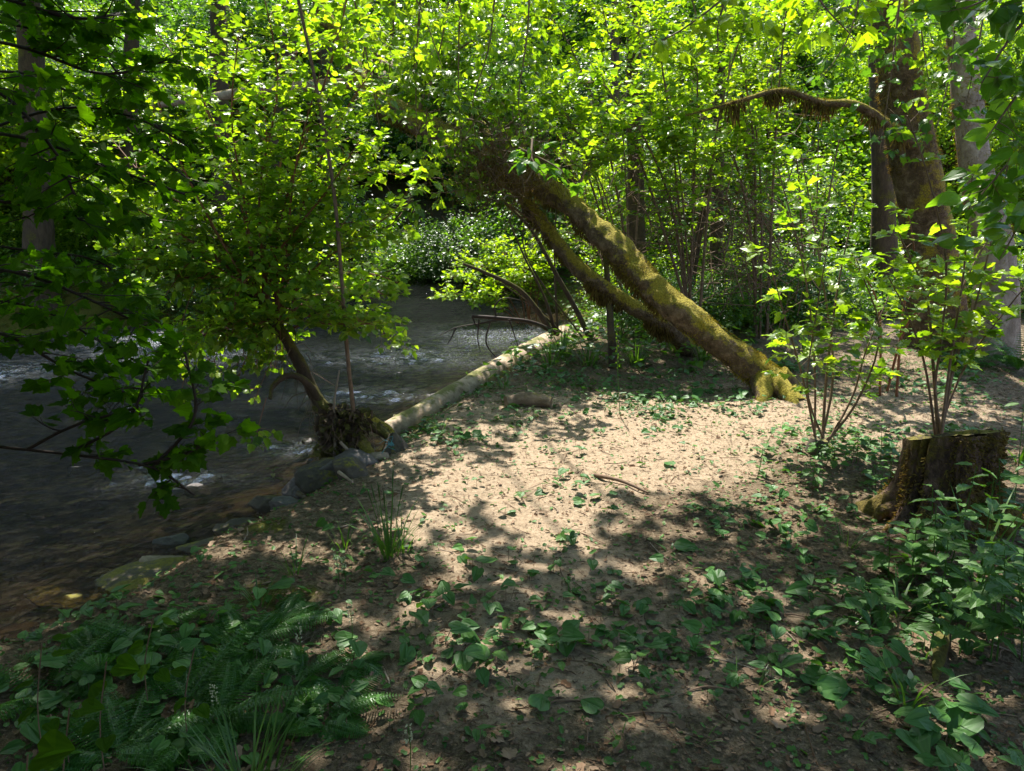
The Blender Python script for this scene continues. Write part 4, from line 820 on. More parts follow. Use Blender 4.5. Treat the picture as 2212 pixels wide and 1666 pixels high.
def canopy(label, trunk, x0, x1, y0, y1, n, h0, h1, seed):
    r = np.random.default_rng(seed); t = thing('added_shade_maple', label, 'tree', (trunk[0], trunk[1], Hs(trunk[0], trunk[1]))); b = np.array(t.location)
    x = r.uniform(x0, x1, n); y = r.uniform(y0, y1, n)
    inc = sdf(x, y) < 0; z = np.where(inc, WZ, 0)
    s_ = sunlit(x, y, z); dense = 1-s_
    gaps = fbm(x*2.6, y*2.6, 0, 201, 3)
    keep = r.random(n) < np.maximum(dense, 1.0*(x < -.8)*(y < 3.2))*np.where((gaps > .57) & ((y > 2.4) & (x > -.8) | (y > 3.3)), .3, 1.0)
    # the shrub over the creek stays in the sun
    keep &= ~((np.abs(x+1.85) < 1.35) & (y > 3.2) & (y < 5.6) & (r.random(n) < .93))
    x, y, z = x[keep], y[keep], z[keep]; h = r.uniform(h0, h1, len(x))
    p = np.stack([x, y, z], -1) + S[None]*((h-z)/S[2])[:, None]
    az = r.uniform(0, 6.28, len(x)); d = np.stack([np.cos(az), np.sin(az), r.normal(size=len(x))*.2-.2], -1)
    MB().leaves(T_MAPLE, p-b, d, np.array([0, 0, 1.])+r.normal(size=(len(x), 3))*.35, r.uniform(.08, .17, len(x))).build('crown', M['leaf_mid'], t)
    w_ = MB(); top = np.array([0, 0, h1])
    w_.tube(spline([(0, 0, -.3), (.1, .1, h0*.6), top], 16), np.linspace(.32, .12, 16), 16, 0, .15, 3)
    for q in p[r.integers(0, len(p), 40)]-b:
        s0 = np.array([0.05, .05, r.uniform(h0*.7, h1*.9)])
        w_.tube(spline([s0, s0*.5+q*.5+[0, 0, .3], q], 10), np.linspace(.03, .006, 10), 6, 0, .1, 5, cap=False)
    w_.build('trunk', M['bark_moss'], t, True)
canopy('unseen maple added behind the viewer, crown shaped to shade the foreground path', (2.6, -3.2), -2.5, 6.5, -4, 8.5, 27000, 4.9, 7.2, 301)
canopy('unseen maple added on the left near bank, crown shaped to shade the creek', (-6.0, -.6), -12, -1.0, -4, 12.5, 27000, 5.6, 8.6, 302)

# ------------------------------------------------------------------ rocks
def rock(base, s, label, mat='rock', seed=0, group=None, rot=0, name='rock'):
    nu, nv = 64, 38; a = np.linspace(0, 2*np.pi, nu, endpoint=False); e = np.linspace(-np.pi/2, np.pi/2, nv); A, E = np.meshgrid(a, e)
    d = np.stack([np.cos(A)*np.cos(E), np.sin(A)*np.cos(E), np.sin(E)], -1)
    r_ = .78 + .5*(fbm(d[..., 0]*1.1+seed*3, d[..., 1]*1.1, d[..., 2]*1.1, 400+seed, 2)-.2) + .10*(fbm(d[..., 0]*5, d[..., 1]*5, d[..., 2]*5, 430+seed, 3)-.5)
    rs_ = np.random.default_rng(seed+5); pn = unit(rs_.normal(size=(16, 3))); po = rs_.uniform(.48, .95, 16)
    dn = unit(d); fac = np.min(po/np.clip(np.einsum('abi,ki->abk', dn, pn), .12, 1), -1); fac = np.minimum(fac, 1.05)
    fac = fac*(1 + .16*(fbm(dn[..., 0]*7, dn[..., 1]*7, dn[..., 2]*7, 460+seed, 4)-.5))
    q = dn*(fac*(.9+.25*(r_-.85)))[..., None]*np.array(s)*.56
    c, s_ = math.cos(rot), math.sin(rot); q = np.stack([q[..., 0]*c-q[..., 1]*s_, q[..., 0]*s_+q[..., 1]*c, q[..., 2]], -1).reshape(-1, 3)
    i = np.arange(nv-1)[:, None]*nu; j = np.arange(nu)[None]; k = (j+1) % nu
    o = MB().add(q, np.stack([i+j, i+k, i+nu+k, i+nu+j], -1).reshape(-1, 4)).build(name, M[mat], None, True, loc=base)
    return tag(o, label, 'rock', group)
RK = [(645,1085,.26,.22,.17,'rock','smooth rounded grey rock at the water edge under the leaning driftwood stick',5.0), (690,1062,.30,.22,.13,'rock','flat grey rock just behind the rounded grey rock',5.05), (740,1080,.42,.30,.15,'rock','broad sunlit grey slab in the middle of the rock pile',4.8),
      (780,1068,.34,.24,.12,'rock','grey slab at the right end of the rock pile, touching the sand',4.9), (700,1100,.30,.24,.16,'rockmoss','brownish rock in front of the broad slab',4.7), (610,1118,.36,.26,.13,'rockmoss','mossy rock left of the brownish rock',4.6), (590,1105,.18,.13,.1,'rock','small wet grey stone in the shallow water below the rounded rock',4.75),
      (760,1110,.28,.2,.1,'rockmoss','low sandy rock at the front of the pile',4.55), (720,1040,.22,.16,.12,'rockmoss','yellow mossy rock behind the pile under the roots',5.15), (850,1000,.2,.16,.16,'rockmoss','rough brown rock right of the exposed roots',5.05), (820,1045,.3,.18,.07,'drift','pale flat stone beside the foot of the thick root',4.95),
      (540,1150,.3,.24,.1,'rockmoss','low brown rock with a mossy edge in the dim bank',4.4), (450,1180,.46,.34,.07,'rockmoss','wide flat dark rock at the dim water edge',4.2), (370,1185,.22,.16,.08,'rock','small black wet stone left of the wide flat rock',4.3), (350,1215,.26,.17,.05,'drift','pale yellowish flat stone beside the black wet stone',4.05), (300,1272,.8,.5,.05,'rockmoss','largest flat rock slab in the dark lower left bank',3.8),
      (160,1300,.45,.32,.03,'rockmoss','submerged flat rock at the far lower left',3.65), (500,1230,.18,.13,.08,'rockmoss','small stone among the leaves below the wide flat rock',3.9), (620,1190,.16,.13,.07,'rock','small grey stone in the litter below the rock pile',4.1)]
for k, (u, v, a, bb, c, mt, lab, yy) in enumerate(RK):
    q = W(u, v, yy); z = max(Hs(q[0], q[1]), WZ-.04); rock((q[0], q[1], z+c*(.36 if u < 800 else .1)), (a*1.15, bb*1.15, c*1.7), lab, mt, k, rot=rng.uniform(-.5, .5))
for k in range(26):                               # stones of the stream bed breaking the water
    while True:
        x = rng.uniform(-7, 1); y = rng.uniform(5, 14)
        d = float(sdf(np.array([x]), np.array([y]))[0])
        if -2.5 < d < -.15: break
    a = rng.uniform(.12, .3); rock((x, y, WZ-.02-a*.12), (a, a*.8, a*.5), 'wet dark stone just breaking the surface of the creek', 'rock', 50+k, 'wet stones in the creek', rng.uniform(0, 3), 'creek_stone')

# ------------------------------------------------------------------ sticks
def zname(x, y):
    u, v = proj(np.array([x, y, 0.])); u, v = float(u), float(v)
    if y > 6.0: return 'behind the sunlit sand, ' + ('beside the pale log' if u < 1150 else 'before the slim dark trunk' if u < 1450 else 'at the mossy trunk base' if u < 1750 else 'on the path behind the stump')
    row = 'close to the bottom edge' if v > 1480 else 'in the lower foreground' if v > 1320 else 'in the middle foreground' if v > 1180 else 'just below the sunlit sand' if v > 1060 else 'on the sunlit sand'
    col = 'far left' if u < 420 else 'left bank' if u < 800 else 'left of the path' if u < 1050 else 'mid path' if u < 1350 else 'right of the path' if u < 1650 else 'before the stump' if u < 1950 else 'right edge'
    return row + ', ' + col
def stick(label, pts, r, mat='drift', name='stick', cat='stick', group=None, rough=.2):
    b = np.array(pts[0]); o = MB().tube(spline(pts, 14)-b, np.linspace(r, r*.45, 14), 8, 0, rough, 20, seed=int(abs(b[0])*10) % 40).build(name, M[mat], None, True, loc=b); return tag(o, label, cat, group)
stick('pale driftwood stick leaning from the roots down onto the rounded rock', [W(655,1072,4.92), W(690,1035,4.95), W(713,990,5.0), W(722,950,5.05), W(728,905,5.1)], .022)
stick('thin pale stick sloping from the roots to the sand', [W(735,955,4.9), W(770,990,4.85), W(800,1010,4.8), W(825,1038,4.7)], .011)
stick('slim bleached upright stick standing in the root mass', [W(722,1000,4.95), W(724,930,5.0), W(722,870,5.0), W(733,800,5.0)], .012)
stick('short stub of driftwood resting on the rounded rock', [W(642,1065,4.8), W(655,1072,4.78), W(665,1080,4.74)], .02)
stick('reddish brown stick lying alone on the sunlit sand', [GP(1285,1030)+[0,0,.012], GP(1340,1045)+[0,0,.02], GP(1400,1068)+[0,0,.01]], .015, 'twig')
stick('small brown stick on the rocks of the pile', [GP(735,1075)+[0,0,.16], GP(765,1092)+[0,0,.14]], .012)
for k in range(46):
    u, v = rng.uniform(500, 2200), rng.uniform(1080, 1640); a = GP(u, v); an = rng.uniform(0, 6.28); Lh = rng.uniform(.08, .3)
    c = a + [math.cos(an)*Lh, math.sin(an)*Lh, 0]; c[2] = Hs(c[0], c[1]); m_ = (a+c)/2 + [rng.normal()*.02, rng.normal()*.02, .01]; m_[2] = Hs(m_[0], m_[1])+.008
    stick(('pale' if k % 3 == 0 else 'thin brown') + ' twig lying in the litter ' + zname(a[0], a[1]), [a+[0,0,.006], m_, c+[0,0,.006]], rng.uniform(.002, .0045), 'twig' if k % 3 else 'drift', 'twig', 'twig', 'twigs on the forest floor', 0)
mb = MB(); b = W(842, 958, 4.9)
for k in range(10):
    p = rng.normal(size=3)*.008; mb.tube(spline([p, p+rng.normal(size=3)*.02, p+rng.normal(size=3)*.03], 8), .0014, 4)
mb.tube(spline([W(842,958,4.9)-b, W(828,975,4.9)-b, W(818,990,4.9)-b, W(812,1003,4.9)-b], 12), .0025, 4)
tag(mb.build('twine', M['twine'], None, True, loc=b), 'frayed turquoise twine snagged on the exposed root', 'twine')

# ------------------------------------------------------------------ herbs on the forest floor
def herb(nl, h, size, tp_, mat, seed):
    r = np.random.default_rng(seed); t = thing('herb', 'x', 'plant', (0, 0, -50)); ks = []
    for k in range(nl):
        az = k*2.4 + r.uniform(-.4, .4); hh = h*r.uniform(.5, 1.1); o = np.array([math.cos(az), math.sin(az), 0])
        p = o*r.uniform(.005, .03) + [0, 0, hh]; d = o + [0, 0, r.uniform(-.35, .15)]
        ks.append(MB().leaves(tp_, [p], [d], [np.array([0, 0, 1.])+r.normal(size=3)*.25], [size*r.uniform(.7, 1.15)], 0, r.uniform(.85, 1.1)).build('leaf', M[mat], t))
        ks.append(MB().tube(spline([(0, 0, -.03), o*.004+[0, 0, hh*.5], p], 5), .0016, 4, cap=False).build('stalk', M['twig'], t))
    return t, ks
HERB = [herb(1, .08, .10, T_HEART, 'leaf_lily', 1), herb(2, .09, .095, T_HEART, 'leaf_lily', 2), herb(3, .10, .085, T_HEART, 'leaf_lily', 3), herb(4, .06, .06, T_SERR, 'leaf_herb', 4), herb(5, .07, .055, T_OVAL, 'leaf_herb', 5), herb(2, .03, .12, T_HEART, 'leaf_lily', 6), herb(3, .02, .07, T_MAPLE, 'leaf_herb', 7)]
HL = ['single heart leaf', 'pair of heart leaves', 'three heart leaves', 'low toothed herb', 'low oval leaved herb', 'two broad flat heart leaves', 'flat lobed herb']
DEN = [(1330,960,420,110,.16), (1100,1080,260,90,.2), (1400,850,330,40,1.6), (1000,925,130,40,1.4), (450,1450,330,160,1.3), (250,1560,300,140,1.3), (620,1320,160,90,1.2), (1350,1450,900,220,.55), (1850,1350,420,200,1.0), (1950,1150,260,120,.6), (1750,1100,260,80,.55), (750,1330,260,120,.9), (600,1220,150,60,.8), (1450,840,220,38,1.3), (1200,810,130,40,.9), (1650,820,120,50,.9), (1480,885,150,25,.9), (930,930,110,50,1.1), (1900,950,260,60,.9), (2050,830,180,60,.6), (1700,1000,150,50,.5), (1000,1180,260,60,.22), (850,1180,100,60,.6), (2150,1600,200,80,1)]
def dens(x, y):
    u, v = proj(np.stack([x, y, np.zeros_like(x)], -1)); s_ = np.zeros_like(x)
    for px, py, rx, ry, a in DEN: s_ = np.maximum(s_, a*np.exp(-(((u-px)/rx)**2+((v-py)/ry)**2)**1.3))
    return s_, u, v
def scatter(n, x0, x1, y0, y1, base=.03):
    X_, Y_ = rng.uniform(x0, x1, n), rng.uniform(y0, y1, n); s_, u, v = dens(X_, Y_)
    s_ = s_*np.clip(4.5*(fbm(X_*2.4, Y_*2.4, 0, 77, 3)-.40), base, 1.6)
    ok = (rng.random(n) < s_) & (sdf(X_, Y_) > .12) & (u > -30) & (u < 2240) & (v < 1700); return X_[ok], Y_[ok]
cnt = 0
X_, Y_ = scatter(1500, -2.6, 3.4, 1.6, 4.6); X2, Y2 = scatter(4200, -2, 5.5, 4.6, 8.6)
near = list(zip(X_, Y_))[:165]; far = list(zip(X2, Y2))
for (x, y) in near + far[:130]:
    k = int(rng.choice(7, p=[.2, .2, .18, .14, .08, .1, .1])); root, ks = HERB[k]
    dup(root, ks, (x, y, Hs(x, y)), rng.uniform(0, 6.28), rng.uniform(.4, 1.05), HL[k] + ' ' + zname(x, y), 'small plants on the forest floor', (rng.normal()*.28, rng.normal()*.28))
# the rest of the low cover, one mass
def cover_mass(name, label, X_, Y_, size, h, tp_, mat, per=3, sizevar=(.6, 1.1)):
    print(name, len(X_)); n = len(X_)*per; x = np.repeat(X_, per) + rng.normal(size=n)*.035; y = np.repeat(Y_, per) + rng.normal(size=n)*.035
    z = H(x, y); hh = h*rng.uniform(.1, 1.0, n); az = rng.uniform(0, 6.28, n)
    d = np.stack([np.cos(az), np.sin(az), rng.normal(size=n)*.2-.05], -1)
    mb = MB().leaves(tp_, np.stack([x, y, z+hh], -1), d, np.array([0, 0, 1.])+rng.normal(size=(n, 3))*.3, size*rng.uniform(*sizevar, n), 0)
    V = []; 
    for i in range(0, n, 3 if n > 3000 else 1):
        mb.tube([(x[i], y[i], z[i]-.01), (x[i], y[i], z[i]+hh[i])], .0012, 3, 1, cap=False)
    o = mb.build(name, [M[mat], M['twig']]); return tag(o, label, kind='stuff')
Xc, Yc = scatter(13000, -2.6, 5.6, 1.6, 8.8, .35)
cover_mass('ground_cover', 'low heart leaved ground cover on the forest floor', Xc[:700], Yc[:700], .062, .07, T_HEART, 'leaf_lily', 2)
cover_mass('ground_cover', 'tiny seedlings and small leaves between the larger plants', Xc[700:], Yc[700:], .036, .035, T_SERR, 'leaf_herb', 3)
# far bank and edge of the woods: dense cover
n = 9000; x = rng.uniform(-14, 9, n); y = rng.uniform(7.6, 22, n); d = sdf(x, y); ok = (d > .05) & (d < 6); u, v = proj(np.stack([x, y, np.zeros(n)], -1)); ok &= (rng.random(n) < np.where((u > 1650) & (y < 11), .08, 1)) & (u > -50) & (u < 2260)
cover_mass('ground_cover', 'dense low leafy undergrowth covering the banks and the woodland floor', x[ok], y[ok], .11, .3, T_OVAL, 'leaf_mid', 3)
for root, ks in HERB:
    for k in ks: bpy.data.objects.remove(k)
    bpy.data.objects.remove(root)

# litter: bits of leaf, needles, twigs
n = 120000; x = rng.uniform(-3, 6.5, n); y = 1.4 + 7.6*rng.random(n)**1.5; s_, u, v = dens(x, y); sandf = cover_fields(x, y)[0]
ok = (sdf(x, y) > .02) & (rng.random(n) < np.clip(1.05-.6*sandf, .4, 1)); x, y = x[ok], y[ok]; n = len(x)
az = rng.uniform(0, 6.28, n); d = np.stack([np.cos(az), np.sin(az), rng.normal(size=n)*.15], -1); pos = np.stack([x, y, H(x, y)+.004], -1)
kk = rng.random(n); mb = MB(); tilt = np.array([0, 0, 1.])+rng.normal(size=(n, 3))*.35
a = kk < .6; mb.leaves(T_BIT, pos[a], d[a], tilt[a], np.clip(.006+rng.exponential(.008, a.sum()), 0, .045), 0)
a = (kk >= .6) & (kk < .78); mb.leaves(T_BIT, pos[a], d[a], tilt[a], rng.uniform(.008, .032, a.sum()), 1)
a = kk >= .78; mb.leaves(T_LANCE, pos[a], d[a], tilt[a], rng.uniform(.02, .07, a.sum()), 2, .22)
for k in range(1300):
    x0_, y0_ = rng.uniform(-2.4, 4.2), 1.6+rng.random()**1.3*6; L_ = rng.uniform(.02, .09); a_ = rng.uniform(0, 6.28)
    if float(sdf(np.array([x0_]), np.array([y0_]))[0]) < .05: continue
    p_ = [[x0_+math.cos(a_)*L_*t_, y0_+math.sin(a_)*L_*t_, 0] for t_ in (-1, 0, 1)]; p_[1][0] += rng.normal()*.008
    for q_ in p_: q_[2] = Hs(q_[0], q_[1])+.005
    mb.tube(p_, rng.uniform(.0009, .0022), 4, 2 if k % 2 else 0, cap=False)
tag(mb.build('leaf_litter', [M['dead'], M['leaf_herb'], M['twig']]), 'scraps of leaves and needles littering the ground', kind='stuff')
# big fallen shiny leaves
for (u, v, s_, az, lab) in ((1765,1505,.13,.2,'big fallen glossy ribbed leaf, left one of the bright pair, lower right'), (1830,1500,.12,2.6,'smaller fallen glossy ribbed leaf right beside the big ribbed one'), (1740,1465,.11,-.8,'drooping dark ribbed leaf just above the bright ribbed pair'), (1880,1040,.1,1,'curled light green leaf on the sand near the stump'), (1455,1185,.12,-.3,'long dark folded leaf lying right of the flattened green weed'), (1450,1010,.09,1.9,'striped light leaf standing on the sand'),
                        (1160,1540,.085,1.2,'wrinkled dark green leaf at the bottom centre'), (1240,1090,.07,.1,'small flat leaf alone on the sand'), (730,1395,.08,.4,'broad green leaf standing out left of the foreground path'), (1290,1545,.08,2.2,'broad flat leaf right of the wrinkled dark leaf')):
    p = GP(u, v)+[0, 0, .02]; o = MB().leaves(T_OVAL if s_ > .11 else T_HEART, [np.zeros(3)], [[math.cos(az), math.sin(az), .08]], [[.15, -.5, 1]], [s_]).build('fallen_leaf', M['leaf_lily'], None, loc=p); tag(o, lab, 'leaf')
for k in range(26):
    u, v = rng.uniform(900, 2200), rng.uniform(1150, 1650); p = GP(u, v)+[0, 0, .008]; az = rng.uniform(0, 6.28)
    tag(MB().leaves(T_MAPLE, [np.zeros(3)], [[math.cos(az), math.sin(az), .15]], [rng.normal(size=3)*.3+[0, 0, 1]], [rng.uniform(.025, .055)]).build('dead_leaf', M['dead'], None, loc=p), 'small dry orange brown leaf on the shaded forest floor', 'leaf', 'dry leaves on the forest floor')

# ------------------------------------------------------------------ grasses
def tuft(base, n, L, wd, label, spread=.05, bend=.6, mat='grass', name='grass_tuft', lean=.35, heads=0, cat='grass tuft', group=None):
    t = thing(name, label, cat, base, group); mb = MB()
    for k in range(n):
        a = rng.uniform(0, 6.28); q = np.array([math.cos(a), math.sin(a), 0])
        blade(mb, q*spread*rng.random()-[0, 0, .02], q*lean*rng.uniform(.2, 1.2)+[0, 0, 1], L*rng.uniform(.5, 1.1), wd*rng.uniform(.7, 1.2), bend*rng.uniform(.4, 1.5))
    mb.build('blades', M[mat], t)
    for k in range(heads):
        a = rng.uniform(0, 6.28); q = np.array([math.cos(a)*.03, math.sin(a)*.03, 0]); tp = q*3+[0, 0, L*rng.uniform(.95, 1.25)]
        MB().tube(spline([q, q*1.6+[0, 0, L*.5], tp], 8), .0016, 4).tube(spline([tp*.78+[0, 0, .0], tp], 6), [.0015, .0035, .0045, .004, .003, .001], 6, 0, .4, 90).build('seed_head', M['grass'], t)
    return t
b = GP(840, 1200); tuft(b, 26, .36, .011, 'tall grass tuft with upright seed heads in front of the exposed roots', .05, .7, heads=6)
tuft(GP(870, 1190), 14, .22, .009, 'shorter loose grass tuft right beside the tall one with seed heads', .05, .8)
for (u, v, n, L, lab) in ((1215,770,45,.55,'dark grass clump behind the pale log'), (1270,790,40,.5,'grass clump at the left foot of the slim dark trunk'), (1375,790,50,.42,'spiky light green grass clump right of the slim dark trunk'), (1460,760,50,.6,'tall dark grass clump under the leaning trunks'), (1520,780,50,.55,'dark grass clump against the mossy trunk'),
        (1580,700,46,.75,'tall grass clump behind the mossy trunk, left one'), (1640,690,46,.8,'tall grass clump behind the mossy trunk, middle one'), (1700,700,46,.8,'tall grass clump behind the mossy trunk, right one'), (1090,838,20,.2,'small bright grass tuft beside the pale log'), (1410,735,40,.5,'shaded grass clump at the foot of the thin leaning trunk'), (1740,760,30,.5,'grass clump right of the mossy trunk base'), (1340,740,40,.5,'grass clump behind the slim dark trunk'), (1190,790,26,.42,'thin grass clump beside the log end')):
    tuft(GP(u, v), n, L, .012, lab, .09, .8)
tuft(W(520, 1600, 1.75)*[1,1,0]+[0,0,Hs(*W(520,1600,1.75)[:2])], 90, .30, .006, 'dense dark grass clump at the bottom left edge', .12, .8)
for (u, v, lab) in ((640,1235,'sparse grass tuft on the dim bank below the rock pile'), (560,1310,'sparse grass tuft among the ferns of the dim bank'), (745,1180,'sparse grass tuft left of the seed head grass'), (950,930,'grass tuft beside the near end of the pale log'), (2130,1180,'grass tuft hidden in the nettles right of the stump'), (1830,1180,'thin grass tuft left of the stump foot')):
    tuft(GP(u, v), 16, .2, .006, lab, .05, .9)
tuft(GP(1450, 1190), 10, .14, .02, 'flattened green weed with long leaves radiating on the litter', .01, 1.0, lean=1.6, name='weed', cat='plant')
tuft(GP(1940, 1330), 16, .36, .010, 'arching grass tuft in front of the stump foot', .05, 1.5, lean=.8)
tuft(GP(2110, 1250), 10, .6, .014, 'long bright grass blades standing among the nettles at the right edge', .06, .6)
tuft(GP(1960, 1520), 12, .28, .008, 'thin dark grass tuft beside the white petal lower right', .04, .7)
tuft(GP(2200, 1000), 7, .5, .022, 'broad dark grass blade arching at the right edge beside the stump top', .04, 1.2)
tuft(GP(1235, 1285), 24, .06, .006, 'short cropped grass tuft on the path', .03, .3)
for k, (u, v) in enumerate([(rng.uniform(900, 2100), rng.uniform(1120, 1600)) for _ in range(14)]):
    tuft(GP(u, v), 7, .1, .005, 'sparse short grass tuft in the shaded foreground', .02, 1.0, group='short grass tufts in the foreground')
tag(MB().leaves(T_OVAL, [np.zeros(3)], [[0, .3, 1]], [[0, -1, .3]], [.03]).build('petal', M['petal'], None, loc=GP(1962, 1500)+[0,0,.06]), 'single whitish petal caught on a dark grass stem lower right', 'petal')

# ------------------------------------------------------------------ ferns, nettles, foamflower
def fern(base, n, L, wmax, label, az0=0, az1=6.28, up=.8, name='fern', bend=1.0):
    t = thing(name, label, 'fern', base)
    for k in range(n):
        a = az0 + (az1-az0)*(k+rng.uniform(.1, .9))/n; mb = MB()
        frond(mb, np.zeros(3), [math.cos(a), math.sin(a), up*rng.uniform(.5, 1.8)], L*rng.uniform(.5, 1.15), wmax*rng.uniform(.75, 1.1), 0, 22, bend*rng.uniform(.4, 1.5))
        mb.build('frond', M['fern'], t)
    return t
fern(W(400, 1480, 2.15)*[1,1,0]+[0,0,Hs(*W(400,1480,2.15)[:2])], 9, .42, .10, 'shaded lacy fern in the lower left corner', -.6, 2.6, .5)
fern(W(250, 1560, 1.9)*[1,1,0]+[0,0,Hs(*W(250,1560,1.9)[:2])], 8, .40, .10, 'dark fern at the bottom left behind broad leaves', -.4, 3.4, .45)
for (u, v, L_, lab) in ((520,1400,.3,'dim fern right of the lacy fern, below the flat slabs'), (330,1390,.32,'dim fern between the slab and the bottom left ferns'), (470,1560,.34,'dark fern at the bottom edge left of the grass clump'), (120,1500,.34,'dark fern at the far left edge'), (700,1560,.26,'dark fern at the bottom edge right of the grass clump'), (600,1350,.24,'light green fern on the dim left bank'), (200,1420,.3,'dark fern just below the submerged slab'), (380,1620,.3,'lowest fern in the bottom left corner')):
    fern(GP(u, v), 8, L_, .085, lab, 0, 6.28, .5)
fern(GP(640, 1470), 6, .26, .07, 'small fern spreading right of the lacy fern', -.8, 2.8, .35)
fern(GP(2200, 800), 9, .8, .13, 'upright fern with long arched fronds at the right edge', 1.2, 4.6, 1.2)
fern(GP(2090, 790), 8, .6, .12, 'pale delicate fern behind the stump, left of the upright fern', 0, 6.28, 1.0)
fern(GP(1425, 905), 5, .14, .045, 'tiny bright fern at the far edge of the sand', 0, 6.28, .8)
fern(GP(770, 1430), 6, .24, .06, 'small feathery fern on the left side of the path', 0, 6.28, .4)
def nettle(base, h, pairs, size, label, lean=(0, 0), group=None, mat='leaf_herb', tp_=T_SERR, name='nettle'):
    t = thing(name, label, 'plant', base, group); top = np.array([lean[0], lean[1], h]); P_ = spline([(0, 0, -.03), top*.5+[.01, .01, 0], top], 12)
    MB().tube(P_, np.linspace(.0035, .0015, 12), 5, cap=False).build('stem', M['grass'], t); a0 = rng.uniform(0, 3.14)
    for k in range(pairs):
        f = .3+.7*k/(pairs-1); p = top*f; s_ = size*(.75+.5*math.sin(f*2.6))*(1-.35*f)
        for sg in (0, math.pi):
            a = a0 + k*1.57 + sg + rng.normal()*.15; o = np.array([math.cos(a), math.sin(a), rng.uniform(-.25, .25)])
            MB().leaves(tp_, [p+o*.02], [o], [[0, 0, 1]+rng.normal(size=3)*.2], [s_], 0, .8).build('leaf', M[mat], t)
    return t
NT = [(1965,1270,.34,'nettle with pale tips standing nearest in front of the stump'), (2050,1230,.50,'tall nettle in front of the middle of the stump'), (2110,1280,.55,'tallest leafy nettle right of the stump middle'), (2170,1220,.62,'tall nettle at the right edge beside the stump'), (2010,1330,.22,'low nettle under the stump foot'), (2090,1350,.3,'short broad leaved nettle at the lower right'), (2200,1330,.45,'leafy nettle cut by the right edge'), (2140,1430,.25,'low nettle in the right foreground corner'), (2190,1100,.6,'nettle rising behind the right side of the stump'), (1900,1010,.3,'dark herb at the left foot of the stump'), (1850,1000,.28,'shaded herb between the stump and the thin shrub'), (1800,1010,.2,'small shaded herb beside the tiny mossy stub'), (2210,1430,.34,'bright leafed nettle at the lower right edge')]
for u, v, h, lab in NT: nettle(GP(u, v), h, 5, .12 if h > .3 else .085, lab, (rng.normal()*.03, rng.normal()*.03))
for k in range(22):
    u, v = rng.uniform(1900, 2230), rng.uniform(1150, 1440)
    if u < 1990 and v < 1230: v += 120
    p_ = GP(u, v); h_ = rng.uniform(.18, .46); z_ = rng.uniform(.075, .11); nettle(p_, h_, 5, z_, ('tall' if h_ > .36 else 'short' if h_ < .26 else 'middling') + (' broad' if z_ > .094 else ' small') + ' leaved nettle ' + zname(p_[0], p_[1]), (rng.normal()*.05, rng.normal()*.05), 'nettles around the stump')
for k in range(10):
    u, v = rng.uniform(1620, 1930), rng.uniform(960, 1080); p_ = GP(u, v); nettle(p_, rng.uniform(.1, .22), 4, rng.uniform(.05, .08), 'small shaded herb between the saplings and the stump', (rng.normal()*.04, rng.normal()*.04), 'herbs between the saplings and the stump')
for (u, v, h, lab) in ((1135,870,.18,'two leaved seedling bright against the log'), (1150,905,.1,'leafy herb beside the mossy block'), (590,1040,.12,'green herb growing under the exposed roots')): nettle(GP(u, v), h, 3, .07, lab)
t = thing('flower_stalk', 'tall thin flower stalk with pale buds standing in front of the slim dark trunk', 'plant', GP(1340, 900)); b = np.array(t.location)
MB().tube(spline([(0, 0, -.02), W(1335,820,b[1])-b, W(1333,730,b[1])-b], 10), .003, 5).build('stem', M['grass'], t)
mb = MB(); 
for k in range(16):
    p = (W(1333, 722+k*5, b[1])-b)+rng.normal(size=3)*.006; mb.tube([p, p+[0, 0, .009], p+[0, 0, .014]], [.002, .006, .002], 5)
mb.build('buds', M['leaf_yel'], t)
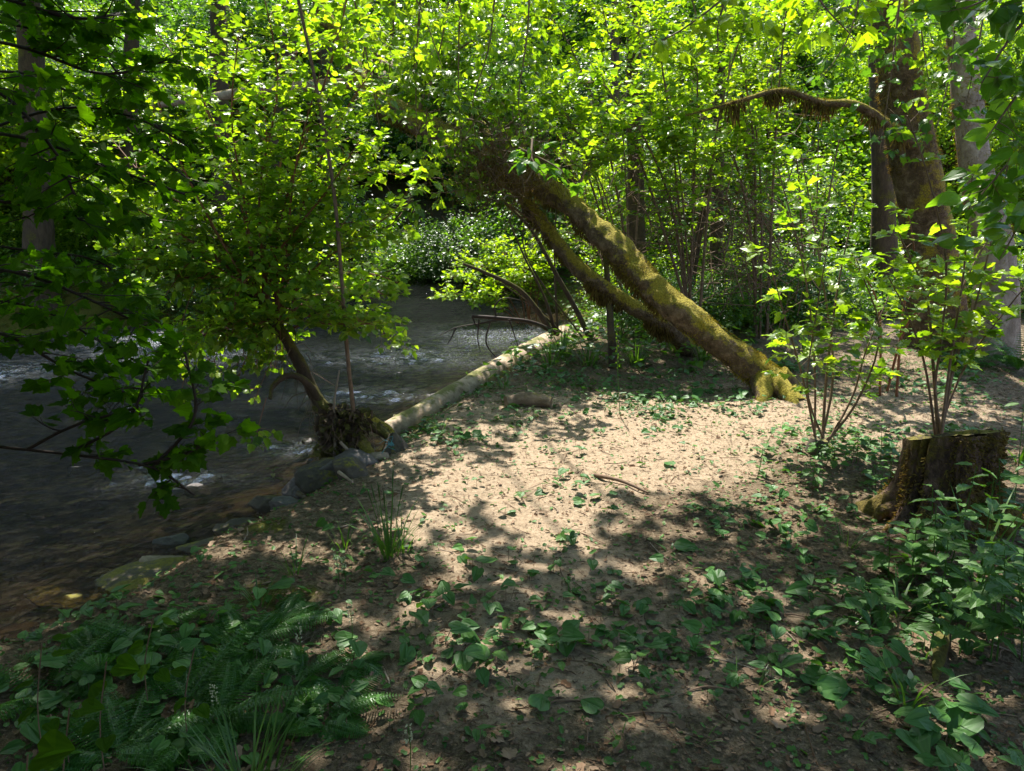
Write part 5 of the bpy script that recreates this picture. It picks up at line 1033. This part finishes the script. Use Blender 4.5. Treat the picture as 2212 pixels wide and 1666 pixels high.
for (u, v, lab) in ((735,1222,'cream flower spike left of a pair on the dim bank'), (750,1228,'cream flower spike right of a pair on the dim bank'), (765,1345,'small cream flower spike above the ribbed leaves'), (890,1620,'cream flower spike low on the left path edge'), (655,1390,'pale flower spike between the dark ferns'), (475,1530,'pale flower spike in the lower left ferns')):
    b = GP(u-5, v+45); t = thing('flower_spike', lab, 'flower', b); MB().tube(spline([(0, 0, -.02), (.005, 0, .07), (0, 0, .15)], 6), .0015, 4).build('stem', M['grass'], t)
    mb = MB()
    for k in range(26):
        a = rng.uniform(0, 6.28); p = np.array([math.cos(a)*.006, math.sin(a)*.006, .09+.07*k/26]); mb.tube([p, p+[math.cos(a)*.004, math.sin(a)*.004, .002], p+[math.cos(a)*.006, math.sin(a)*.006, .004]], [.001, .003, .001], 4)
    mb.build('blossom', M['petal'], t)
# broad leaves close at the bottom left
for (u, v, y, s_, az, lab) in ((150,1530,1.55,.07,.2,'bright broad pointed leaf in the dark lower left'), (60,1630,1.35,.085,0,'largest broad leaf in the bottom left corner'), (230,1430,1.75,.065,.1,'dark broad leaf above the bright pointed one'), (420,1400,1.9,.065,.4,'long dim leaf left of the lacy fern'), (90,1390,1.8,.065,.3,'dim broad leaf at the left edge above the corner leaves'), (330,1340,2.1,.06,.5,'dim rounded leaf by the flat rock slab')):
    p = W(u, v, y); g_ = np.array([p[0]-.06, p[1]+.02, Hs(p[0]-.06, p[1]+.02)]); t = thing('broad_leaved_plant', lab, 'plant', g_)
    for q in range(5):
        a_ = az + q*1.35 + rng.normal()*.2; o_ = np.array([math.cos(a_), math.sin(a_), -.15+rng.normal()*.2]); hq = (p-g_)*(1-.13*q)
        MB().leaves(T_SERR if q % 2 else T_HEART, [hq+o_*.03], [o_], [[rng.normal()*.3, -.25+rng.normal()*.3, 1]], [s_*rng.uniform(.6, 1.05)], 0, 1.15).build('leaf', M['leaf_dark'], t)
    MB().tube(spline([(0, 0, -.03), (p-g_)*.5+[-.02, 0, 0], p-g_], 8), .002, 4).build('stem', M['twig'], t)
print('trees', n_t, 'bushes', n_b, 'verts', sum(len(m.vertices) for m in bpy.data.meshes))
